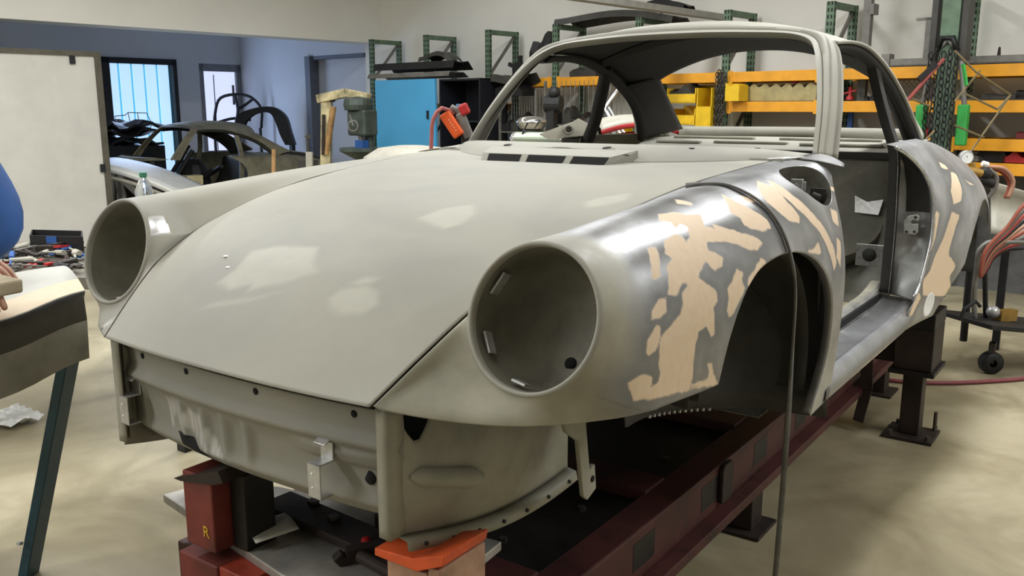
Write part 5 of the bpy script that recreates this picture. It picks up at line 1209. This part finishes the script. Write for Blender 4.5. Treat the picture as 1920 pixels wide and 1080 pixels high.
a = PB(676,283,8.5); obj('table', MB().lathe((a.x,a.y,a.z),(0,0,1),[(.0,.03),(.20,.03),(.20,0),(.05,-.08),(.0,-.08)],24), m_dgreen, dp); obj('vise', MB().box(a.x-.03,a.x+.07,a.y-.04,a.y+.04,a.z+.03,a.z+.10), m_bluep, dp)
# handle in pipe clamp left of the hoist, wooden handle
tag(obj('bench_vise', MB().cyl(PB(577,300,7.5), PB(577,256,7.5), .012).bar(PB(573,258,7.5), PB(583,255,7.5), .03, .03).box(*(lambda q: (q.x-.06,q.x+.06,q.y-.06,q.y+.06,0,q.z))(PB(577,300,7.5))), m_dgrey, loc=tuple(PB(577,400,7.5))), 'dark clamp post standing left of the cream hoist', 'clamp')
tag(obj('broom_handle', MB().cyl((lambda q: (q.x,q.y-.1,0))(PB(520,320,7.2)), PB(513,280,7.2), .016), m_wood, loc=tuple(PB(517,400,7.2))), 'wooden broom handle leaning beside the dusty shell', 'broom')
tag(obj('post_stub', MB().bar((lambda q: (q.x,q.y,0))(PB(575,312,7.4)), PB(580,285,7.4), .05, .05), m_lgrey, loc=tuple(PB(577,400,7.4))), 'pale grey post stub left of the cream hoist', 'post')
tag(obj('grey_hump', MB().lathe(PB(770,300,5.6),(0,0,1),[(.30,-.05),(.29,.02),(.20,.075),(.08,.09),(0,.092)],24).box(*(lambda q: (q.x-.2,q.x+.2,q.y-.2,q.y+.2,0,q.z-.04))(PB(770,300,5.6))), m_lgrey, smooth=False, loc=tuple(PB(770,420,5.6))), 'rounded grey cover in front of the blue cabinet door', 'cover')
# ---- rust spray torch on a stand: orange can, red trigger, hose
to = thing('sanding_gun_stand', 'stand with an orange tool, steel body and red trigger by the cabinet', 'tool', PB(850, 330, 4.6)-Vector((0,0,.4)))
a, b = PB(833,212,4.6), PB(862,255,4.6); obj('orange_body', MB().bar(a, b, .075, .06), m_oran, to, bevel=.01)
c_ = (a+b)/2-_h*.032; 
for k in range(5): obj('white_mark', MB().bar(c_+(b-a)*(k-2)*.11, c_+(b-a)*((k-2)*.11+.05), .016, .002, up=tuple(_u)), m_white, to)
obj('steel_body', MB().bar(PB(862,212,4.62), PB(880,258,4.62), .05, .05).cyl(PB(845,200,4.62), PB(868,215,4.62), .016), m_mgrey, to, bevel=.006)
obj('red_trigger', MB().bar(PB(866,195,4.6), PB(875,215,4.6), .045, .05), m_redp, to, bevel=.012); obj('stand_leg', MB().cyl((lambda q: (q.x,q.y,0))(PB(872,260,4.62)), PB(872,250,4.62), .02), m_blk, to)
hs = [PB(808,300,4.55), PB(809,260,4.55), PB(813,222,4.55), PB(826,203,4.55), PB(840,206,4.58), PB(850,214,4.6)]
hs = [Vector((hs[0].x,hs[0].y,.01))]+hs; obj('red_hose', MB().tube([tuple(p) for p in spline(np.array([tuple(p) for p in hs]), 40)], .010), M('faded_red_hose', (156,84,78), .6, 0, .1), to, smooth=True)

# ================================================================== left side: bench with tools, white car, trestle with panel, worker
wc = thing('white_car_roof', 'white car roof and grey window frame beyond the end of the sliding panel', 'car', PB(250, 420, 9.5)-Vector((0,0,.2)))
e0 = spline(np.array([tuple(PB(x, y, 9.5)) for x, y in ((120,312),(170,310),(205,316),(240,325),(290,343),(350,370),(420,404))]), 24)
obj('roof_skin', MB().grid(np.stack([e0+np.array(tuple(_h))*d+np.array((0,0,.02+.025*math.sin(d*3.0))) for d in np.linspace(0,.7,8)])), m_white, wc, smooth=True, solid=.004)
obj('window_rail', MB().tube(e0-np.array((0,0,.01)), .035), m_white, wc); obj('window_rail', MB().tube(e0-np.array((0,0,.10))+np.array(tuple(_r))*.02, .022), m_lgrey, wc)
for (x, y), (x2, y2) in (((212,320),(207,395)),((222,335),(235,390)),((235,340),(275,378)),((228,325),(226,395))): obj('window_post', MB().bar(PB(x,y,9.52), PB(x2,y2,9.52), .06, .06), m_mgrey, wc)
q = PB(240,400,9.7); obj('lower_body', MB().box(q.x-.3,q.x+.5,q.y-.2,q.y+.4,.0,q.z+.05), m_blk, wc)
tb = thing('tool_bench', 'low workbench heaped with hand tools behind the trestle', 'bench', PB(60, 560, 3.6)-Vector((0,0,.55)))
TB = lambda px, py: PB(px, py, 3.7)
c0 = PB(70, 498, 3.6); ZT = c0.z-.03
def flat(px, py, z=None):
    z = ZT if z is None else z; d = _f*FPX+_r*(px-960)-_u*(py-540); return CAM+d*((z-CAM.z)/d.z)
cs = [flat(-180,520), flat(330,520), flat(330,452), flat(-180,452)]
obj('bench_top', MB().add([p-Vector((0,0,.001)) for p in cs]+[p-Vector((0,0,.05)) for p in cs], [(0,1,2,3),(7,6,5,4),(0,4,5,1),(1,5,6,2),(2,6,7,3),(3,7,4,0)]), m_shelf, tb)
for p in cs: obj('leg', MB().bar((p.x*.98+c0.x*.02,p.y*.98+c0.y*.02,0), (p.x*.98+c0.x*.02,p.y*.98+c0.y*.02,ZT-.05), .05, .05), m_blk, tb)
rnd = random.Random(3)
kinds = [('wrench', m_mgrey), ('pliers', m_redp), ('screwdriver', m_dgrey), ('hammer', m_rust), ('file', m_lgrey), ('chisel', m_blk)]
cols = {'wrench':'grey steel','pliers':'red handled','screwdriver':'dark handled','hammer':'rusty headed','file':'pale steel','chisel':'black'}
places = ['near the crate','by the bench corner','under the headlight edge','beside the blue sleeve','in the middle of the heap','at the front of the heap','on the right of the heap','at the back of the heap']
for k in range(60):
    px, py = rnd.uniform(-5, 158), rnd.uniform(470, 512); kd, mt3 = kinds[k%6]; p = flat(px, py); a = rnd.uniform(0, 6.28); zz = ZT+.012+.035*rnd.random()*math.sin(math.pi*(py-468)/46)
    L = rnd.uniform(.05,.10); d = Vector((math.cos(a), math.sin(a), rnd.uniform(-.12,.12))); c = Vector((p.x,p.y,zz+.01)); m = MB()
    if kd == 'wrench': m.bar(c-d*L, c+d*L, .014, .006).lathe(c+d*L, (0,0,1), [(.012,-.004),(.02,-.004),(.02,.004),(.012,.004)], 12)
    elif kd == 'pliers':
        s_ = Vector((-d.y, d.x, 0)); m.bar(c-d*L+s_*.02, c, .012, .010).bar(c-d*L-s_*.02, c, .012, .010).bar(c, c+d*L*.5, .022, .010)
    elif kd == 'hammer': m.cyl(c-d*L, c+d*L, .010, n=8).bar(c+d*L+Vector((-d.y,d.x,0))*.04, c+d*L-Vector((-d.y,d.x,0))*.04, .024, .024)
    else: m.cyl(c-d*L, c-d*L*.1, .012, .010, n=8).cyl(c-d*L*.1, c+d*L, .005, .004, n=6)
    o = obj(kd, m, m_rust if (kd == 'pliers' and k%12 > 5) else (mt3 if kd != 'screwdriver' or k%12 > 5 else m_bluep), loc=tuple(c)); tag(o, '%s %s lying %s on the tool bench' % ('blue handled' if (kd == 'screwdriver' and k%12 <= 5) else ('rusty' if (kd == 'pliers' and k%12 > 5) else cols[kd]), kd, places[(k//6)%8] if k < 48 else places[(k//6)%8]+', half buried'), kd, 'tools heaped on the bench')
cb = thing('black_crate', 'black plastic crate with blue and yellow labels on the tool bench', 'crate', tuple(flat(108, 478)))
A = flat(60,475); Bq = flat(157,478); bv = flat(110,462)-flat(108,476); bv = bv.normalized()*.22; hgt = Vector((0,0,.085))
for nm, (p, q2) in (('front_wall',(A,Bq)),('back_wall',(A+bv,Bq+bv)),('side_wall',(A,A+bv)),('side_wall',(Bq,Bq+bv))): obj(nm, MB().bar(p+hgt*.5, q2+hgt*.5, .006, .085), m_blk, cb)
obj('crate_floor', MB().add([A,Bq,Bq+bv,A+bv], [(0,1,2,3)]), m_blk, cb, solid=.004)
fr_ = lambda t, z: A+(Bq-A)*t+Vector((0,0,z))-_h*.006
obj('blue_label', MB().add([fr_(.32,.05),fr_(.52,.05),fr_(.52,.083),fr_(.32,.083)], [(0,1,2,3)]), m_bluep, cb, solid=.002); obj('yellow_label', MB().add([fr_(.34,.006),fr_(.64,.006),fr_(.64,.04),fr_(.34,.04)], [(0,1,2,3)]), M('manila_card', (206,168,84), .7, 0, .1), cb, solid=.002)
tag(obj('blue_box', MB().box(*(lambda q: (q.x-.03,q.x+.03,q.y-.03,q.y+.03,ZT,q.z+.02))(flat(194,470))).shift((0,0,.0)), m_bluep, loc=tuple(flat(194,470))), 'small blue box on the bench beside the primed headlight', 'box')
# plastic bottle
q = PB(270, 352, 3.6); bt = thing('plastic_bottle', 'clear plastic bottle with a green cap behind the primed fender', 'bottle', (q.x, q.y, ZT))
m_pet = M('clear_pet', (228,232,232), .1, 0, 0, trans=.85, ior=1.2); zt_ = PB(270,330,3.6).z
obj('bottle_body', MB().lathe((q.x,q.y,0),(0,0,1),[(.0,ZT+.002),(.034,ZT+.004),(.036,ZT+.03),(.034,zt_-.09),(.036,zt_-.06),(.020,zt_-.02),(.012,zt_-.01),(.012,zt_),(.0,zt_)],20), m_pet, bt, smooth=True)
obj('bottle_cap', MB().cyl((q.x,q.y,zt_-.004),(q.x,q.y,zt_+.014),.015), M('green_cap', (60,130,96), .5, 0, 0), bt)
# ---- trestle with the panel being sanded
tt_ = thing('trestle', 'teal steel trestle leg frame carrying the sanded panel', 'trestle', (-1.2, -.6, 0))
m_teal = M('dark_teal_paint', (38,72,84), .5, .1, .2, 8)
obj('leg', MB().bar((-1.235,-.63,.0),(-1.02,-.52,.80),.062,.03), m_teal, tt_, bevel=.003); obj('leg', MB().bar((-.85,-1.42,.0),(-.80,-1.22,.80),.062,.03), m_teal, tt_)
obj('leg', MB().bar((-1.50,-.76,.0),(-1.36,-.66,.80),.062,.03), m_teal, tt_); obj('leg', MB().bar((-1.36,-1.38,.0),(-1.30,-1.2,.80),.062,.03), m_teal, tt_)
obj('top_rail', MB().bar((-1.02,-.52,.80),(-.80,-1.22,.80),.05,.05).bar((-1.34,-.46,.80),(-1.30,-1.2,.80),.05,.05).bar((-1.02,-.52,.80),(-1.34,-.46,.80),.05,.05).bar((-.80,-1.22,.80),(-1.30,-1.2,.80),.05,.05), m_teal, tt_)
obj('leg_bolt', MB().cyl((-1.195,-.655,.13),(-1.19,-.668,.135),.006,n=8), m_galv, tt_)
pnl = thing('loose_fender', 'loose pale body panel with a cream edge lying on the trestle', 'car part', (-1.2, -.7, .82))
ea, eb = Vector((-.965,-.525,.895)), Vector((-.845,-.80,.885)); fa, fb_ = Vector((-1.36,-.39,.90)), Vector((-1.36,-.56,.905))
far_ = lambda t: fa+(fb_-fa)*t
rows = []
for i in range(15):
    t = -.05+i/14*2.6; near = ea+(eb-ea)*t; fr2 = Vector((-1.37,-.40-.30*t,.90)); rows.append([tuple(near+(fr2-near)*s+Vector((0,0,.035*math.sin(math.pi*min(1,s*1.05))+.004*math.sin(i)))) for s in np.linspace(0,1,12)])
R2 = np.array(rows); m_sand = M('sanded_pale_panel', (196,194,184), .55, 0, .1, 5)
obj('panel_skin', MB().grid(R2), m_sand, pnl, smooth=True, solid=.003); obj('primed_edge', MB().grid(R2[:, :3]+np.array((0,0,.003))), M('cream_primer_edge', (226,206,176), .6, 0, .04), pnl, smooth=True)
dn = R2[:, 0]; obj('panel_return', MB().grid(np.stack([dn, dn+np.array((-.01,0,-.02)), dn+np.array((-.012,.004,-.085))])), m_dgrey, pnl, smooth=True, solid=.002); obj('lower_skirt', MB().grid(np.stack([dn+np.array((-.012,.004,-.085)), dn+np.array((-.03,.01,-.20))])), m_inner, pnl, solid=.002)
obj('return_hole', MB().cyl(tuple(dn[6]+np.array((.004,-.002,-.05))), tuple(dn[6]+np.array((-.02,.01,-.05))), .008, n=12), m_black, pnl)
# ---- worker whose blue sleeve enters the picture
E_ = PB(14, 425, 2.25); H_ = PB(-95, 512, 2.15)
def V3(o, a, b, c): return o+_r*a+_h*b+_z*c
Sh = V3(E_, -.20, .05, .24); Sh2 = V3(Sh, -.30, .26, .02); Nk = (Sh+Sh2)/2+Vector((0,0,.06)); Hd = V3(Nk, .06, -.02, .10); Top = V3(Nk, .08, -.03, .26)
Ch = (Sh+Sh2)/2+_z*-.12; Pl = V3(Ch, -.30, .02, -.36); 
hipA, hipB = V3(Pl,.03,-.08,-.05), V3(Pl,-.03,.08,-.05)
def fl_(p, a, b): return Vector((p.x,p.y,0))+_r*a+_h*b
knA, knB = fl_(hipA,.06,-.02)+_z*.48, fl_(hipB,.02,.03)+_z*.48; anA, anB = fl_(hipA,0,-.04)+_z*.09, fl_(hipB,-.04,.05)+_z*.09; toA, toB = fl_(hipA,.17,-.06)+_z*.04, fl_(hipB,.13,.05)+_z*.04
E2 = V3(Sh2,.14,-.02,-.26); H2 = V3(E2,.14,-.16,-.08)
Wr = H_+(E_-H_)*.12
J = {'Pl':(Pl,.13),'Ch':(Ch,.15),'Nk':(Nk,.055),'Hd':(Hd,.085),'Mid':((Hd+Top)/2+_r*.02,.095),'Top':(Top,.07),'Sh':(Sh,.075),'E':(E_,.052),'Wr':(Wr,.032),'Sh2':(Sh2,.075),'E2':(E2,.052),'H2':(H2,.032),'hA':(hipA,.10),'kA':(knA,.068),'aA':(anA,.045),'tA':(toA,.04),'hB':(hipB,.10),'kB':(knB,.068),'aB':(anB,.045),'tB':(toB,.04)}
ED = [('Pl','Ch'),('Ch','Nk'),('Nk','Hd'),('Hd','Mid'),('Mid','Top'),('Ch','Sh'),('Sh','E'),('E','Wr'),('Ch','Sh2'),('Sh2','E2'),('E2','H2'),('Pl','hA'),('hA','kA'),('kA','aA'),('aA','tA'),('Pl','hB'),('hB','kB'),('kB','aB'),('aB','tB')]
def skinned(name, J, ED, mat, parent, add=0.0, root='Pl'):
    ks = list(J); base = wloc(parent); me = bpy.data.meshes.new(name); me.from_pydata([tuple(J[k][0]-base) for k in ks], [(ks.index(a), ks.index(b)) for a, b in ED], []); me.update()
    o = bpy.data.objects.new(name, me); COL.objects.link(o); o.parent = parent; me.materials.append(mat)
    sk = o.modifiers.new('skin', 'SKIN'); sk.use_smooth_shade = True
    lay = me.skin_vertices[0].data if me.skin_vertices else None
    if lay is None: return o
    for i, k in enumerate(ks): lay[i].radius = (J[k][1]+add, J[k][1]+add); lay[i].use_root = (k == root)
    sd = o.modifiers.new('subdivision', 'SUBSURF'); sd.levels = 2; sd.render_levels = 2; return o
wk = thing('person', 'person in blue work overalls bending over the loose panel on the trestle', 'person', (Pl.x, Pl.y, 0))
m_skin = M('skin', (196,150,124), .55, 0, .06); m_over = M('blue_overall_cloth', (44,84,146), .8, 0, .18, 9, .2)
def hand(J, ED, wr, d, side, key):
    dn_ = d.normalized(); J[key+'P'] = (wr+dn_*.07, .030); ED.append((key, key+'P'))
    for k, (off, ln) in enumerate(((-.030,.062),(-.010,.075),(.011,.078),(.031,.068))):
        a = wr+dn_*.115+side*off; b = a+dn_*ln*.5-_z*.008; c = b+dn_*ln*.4-_z*.022
        for nm, p, r_, pr in ((key+'a%d'%k, a, .010, key+'P'),(key+'b%d'%k, b, .0088, key+'a%d'%k),(key+'c%d'%k, c, .0078, key+'b%d'%k)): J[nm] = (p, r_); ED.append((pr, nm))
    a = wr+dn_*.055-side*.045; b = a+dn_*.035-side*.020-_z*.006
    for nm, p, pr in ((key+'t0', a, key+'P'),(key+'t1', b, key+'t0')): J[nm] = (p, .011); ED.append((pr, nm))
Jb, Eb = dict(J), list(ED)
hand(Jb, Eb, Wr, (_r*.75-_h*.55-_z*.35), (_r*.55+_h*.75).normalized(), 'Wr'); hand(Jb, Eb, H2, (_r*.9-_h*.3-_z*.3), (_r*.3+_h*.9).normalized(), 'H2')
body = skinned('body', Jb, Eb, m_skin, wk)
Jc = {k: v for k, v in J.items() if k not in ('Hd','Mid','Top','tA','tB')}; Ec = [e for e in ED if e[0] in Jc and e[1] in Jc]
Jc['Wr'] = (E_+(Wr-E_)*.86, .046); Jc['E'] = (E_, .062); Jc['H2'] = (E2+(H2-E2)*.86, .040); Jc['Nk'] = (Nk-_z*.02, .06); Jc['Sh'] = (Sh, .095); Jc['Sh2'] = (Sh2, .095); Jc['Ch'] = (Ch, .165)
ov = skinned('overalls', Jc, Ec, m_over, wk, add=.014)
hr = MB().ball(tuple(Top-_z*.02-_r*.02), (.10,.10,.085), 18, 12); obj('hair', hr, M('dark_brown_hair', (48,36,28), .7, 0, .2, 40), wk, smooth=True)
fc = Hd+_r*.085-_h*.02; obj('face_features', MB().ball(tuple(fc+_r*.018+_z*.03), (.014,.014,.022)).ball(tuple(fc+_z*.065+_h*.03), .011).ball(tuple(fc+_z*.065-_h*.03), .011).ball(tuple(fc-_z*.012), (.010,.024,.006)).ball(tuple(Mid_ if False else Hd+_h*.09+_z*.05-_r*.01), (.018,.010,.03)).ball(tuple(Hd-_h*.09+_z*.05-_r*.01), (.018,.010,.03)), m_skin, wk, smooth=True)
for a, b, nm in ((anA,toA,0),(anB,toB,1)): obj('boot', MB().ball(tuple((a+b)/2-_z*.02), (.13,.075,.055), 18, 10), m_blk, wk, smooth=True)
tag(obj('sanding_pad', MB().bar(H_+_r*.06-_z*.02, H_+_r*.165-_h*.05-_z*.03, .09, .035), M('tan_sanding_cloth', (186,172,148), .85, 0, .1, 20), bevel=.006, loc=tuple(H_)), 'tan sanding pad under the hand of the worker', 'sanding pad')
# rag on the floor
q = flat(22, 786, .012); tag(obj('paper_rag', MB().grid(np.array([[(q.x+(i-4)*.03, q.y+(j-3)*.03, .012+.03*abs(math.sin(i*1.7+j*2.3))) for i in range(9)] for j in range(7)])), m_white, solid=.002, loc=(q.x,q.y,0)), 'crumpled white rag on the floor behind the teal leg', 'rag')

# ================================================================== right: gas cart, gauges, hoses
gc = thing('welding_cart', 'black welding cart with hoses and wheels at the right edge', 'cart', PB(1870, 640, 4.75)-Vector((0,0,.05)))
q0 = PB(1865, 600, 4.75)
obj('tray', MB().bar(PB(1803,598,4.6), PB(1990,615,4.8), .40, .025), m_blk, gc, bevel=.004)
obj('hoop_frame', MB().tube([tuple(p) for p in spline(np.array([tuple(PB(x,y,4.6)) for x, y in ((1828,600),(1826,560),(1832,500),(1836,470),(1850,456),(1880,454),(1960,456))]), 30)], .014), m_mgrey, gc, smooth=True)
obj('tray_rim', MB().tube([tuple(PB(x,y,4.5)) for x, y in ((1800,600),(1808,580),(1830,565),(1838,575))], .010), m_blk, gc)
for px in (1862, 1975): 
    c = PB(px, 640, 4.6); c.z = .06
    w3 = obj('wheel', MB().lathe(c, _h, [(.02,-.03),(.055,-.03),(.06,-.02),(.06,.02),(.055,.03),(.02,.03)], 24), m_blk, gc, smooth=True); obj('wheel_fork', MB().bar(Vector((c.x,c.y,.06)), Vector((c.x,c.y,.17)), .05, .03), m_dgrey, w3)
obj('upright', MB().cyl(PB(1848,600,4.7), PB(1846,470,4.7), .013), m_blk, gc); obj('gas_valve', MB().ball(tuple(PB(1862,585,4.65)), .035), m_galv, gc, smooth=True); obj('brass_block', MB().bar(PB(1870,592,4.65), PB(1900,590,4.7), .05, .06), M('old_brass', (168,134,70), .4, .6, .2), gc)
cabl = [m_oran if 0 else M('hose_rust_red', (150,78,58), .6, 0, .1), M('hose_grey', (110,104,98), .6, 0, .1), M('hose_red', (168,64,58), .6, 0, .1), M('hose_black', (34,33,34), .6, 0, .1), M('hose_tan', (168,124,98), .6, 0, .1)]
for k in range(9):
    y0 = 388+k*9; l = [(1990,y0-30),(1925,y0-8+k*1.5),(1885,430+k*5),(1862,452+k*4),(1848,470+k*5),(1838,520)]
    obj('hose', MB().tube([tuple(p) for p in spline(np.array([tuple(PB(x,y,4.45+.03*k)) for x, y in l]), 24)], .0105, 6), cabl[k%5], gc, smooth=True)
obj('regulator_post', MB().cyl((lambda q: (q.x,q.y,.1))(PB(1835,360,4.9)), PB(1835,335,4.9), .02), m_blk, gc)
gg = thing('gauge_regulator', 'brass gas regulator with two white dial gauges beyond the quarter panel', 'gauge', PB(1830, 340, 4.7)-Vector((0,0,.05)))
for px, py in ((1813,295),(1797,312)):
    c = PB(px, py, 4.6); g_ = obj('gauge', MB().lathe(c, -_h, [(.0,-.025),(.034,-.025),(.035,.0),(.031,.006),(.029,.002)], 24), m_galv, gg, smooth=True); obj('dial_face', MB().cyl(c-_h*.0005, c-_h*.003, .029, n=24), m_white, g_); obj('needle', MB().bar(c-_h*.004, c-_h*.004+_u*.022-_r*.008, .003, .001, up=tuple(_h)), m_black, g_)
obj('valve_body', MB().cyl(PB(1808,318,4.65), PB(1840,325,4.65), .022).cyl(PB(1822,305,4.66), PB(1825,330,4.66), .016), M('old_brass', (168,134,70)), gg); obj('black_valve', MB().ball(tuple(PB(1845,325,4.7)), (.04,.04,.035)).cyl(PB(1835,335,4.7), PB(1862,345,4.7), .025), m_blk, gg); obj('adjust_knob', MB().cyl(PB(1842,306,4.65), PB(1852,309,4.65), .014), m_white, gg)
for k, l in enumerate(([(1855,318),(1868,330),(1866,352),(1852,372)],[(1850,312),(1885,318),(1900,340),(1890,372)],[(1852,315),(1878,322),(1893,345),(1885,372)])):
    obj('hose', MB().tube([tuple(p) for p in spline(np.array([tuple(PB(x,y,4.72+.03*k)) for x, y in l]), 20)], .011, 6), (cabl[1], cabl[4], cabl[0])[k], gg, smooth=True)
q = PB(1885, 345, 5.0)
tag(obj('grey_cowl', MB().grid(np.array([[tuple(PB(1858+ (1990-1858)*i/10, 340+ (412-340)*i/10*.55+ j*14*(1-.02*i), 5.0+.05*math.sin(j*.6))) for i in range(11)] for j in range(8)])), m_lgrey, smooth=True, solid=.01, loc=tuple(q)), 'pale grey body panel leaning behind the hoses at the right edge', 'car part')
obj2 = tag(obj('panel_prop', MB().box(*(lambda q: (q.x-.02,q.x+.02,q.y+.02,q.y+.06,0,q.z))(PB(1890,420,5.05))), m_blk, loc=tuple(PB(1900,500,5.05))), 'black prop holding the pale panel behind the hoses', 'prop')
# red hose on the floor
l = [flat(x, y, .012) for x, y in ((1560,698),(1620,706),(1690,715),(1760,718),(1850,715),(1940,708),(2050,690))]
tag(obj('air_hose', MB().tube([tuple(p) for p in spline(np.array([tuple(p) for p in l]), 60)], .011, 8), M('dark_red_air_hose', (124,62,66), .6, 0, .1), smooth=True, loc=tuple(l[3])), 'dark red air hose lying across the floor behind the post', 'hose')
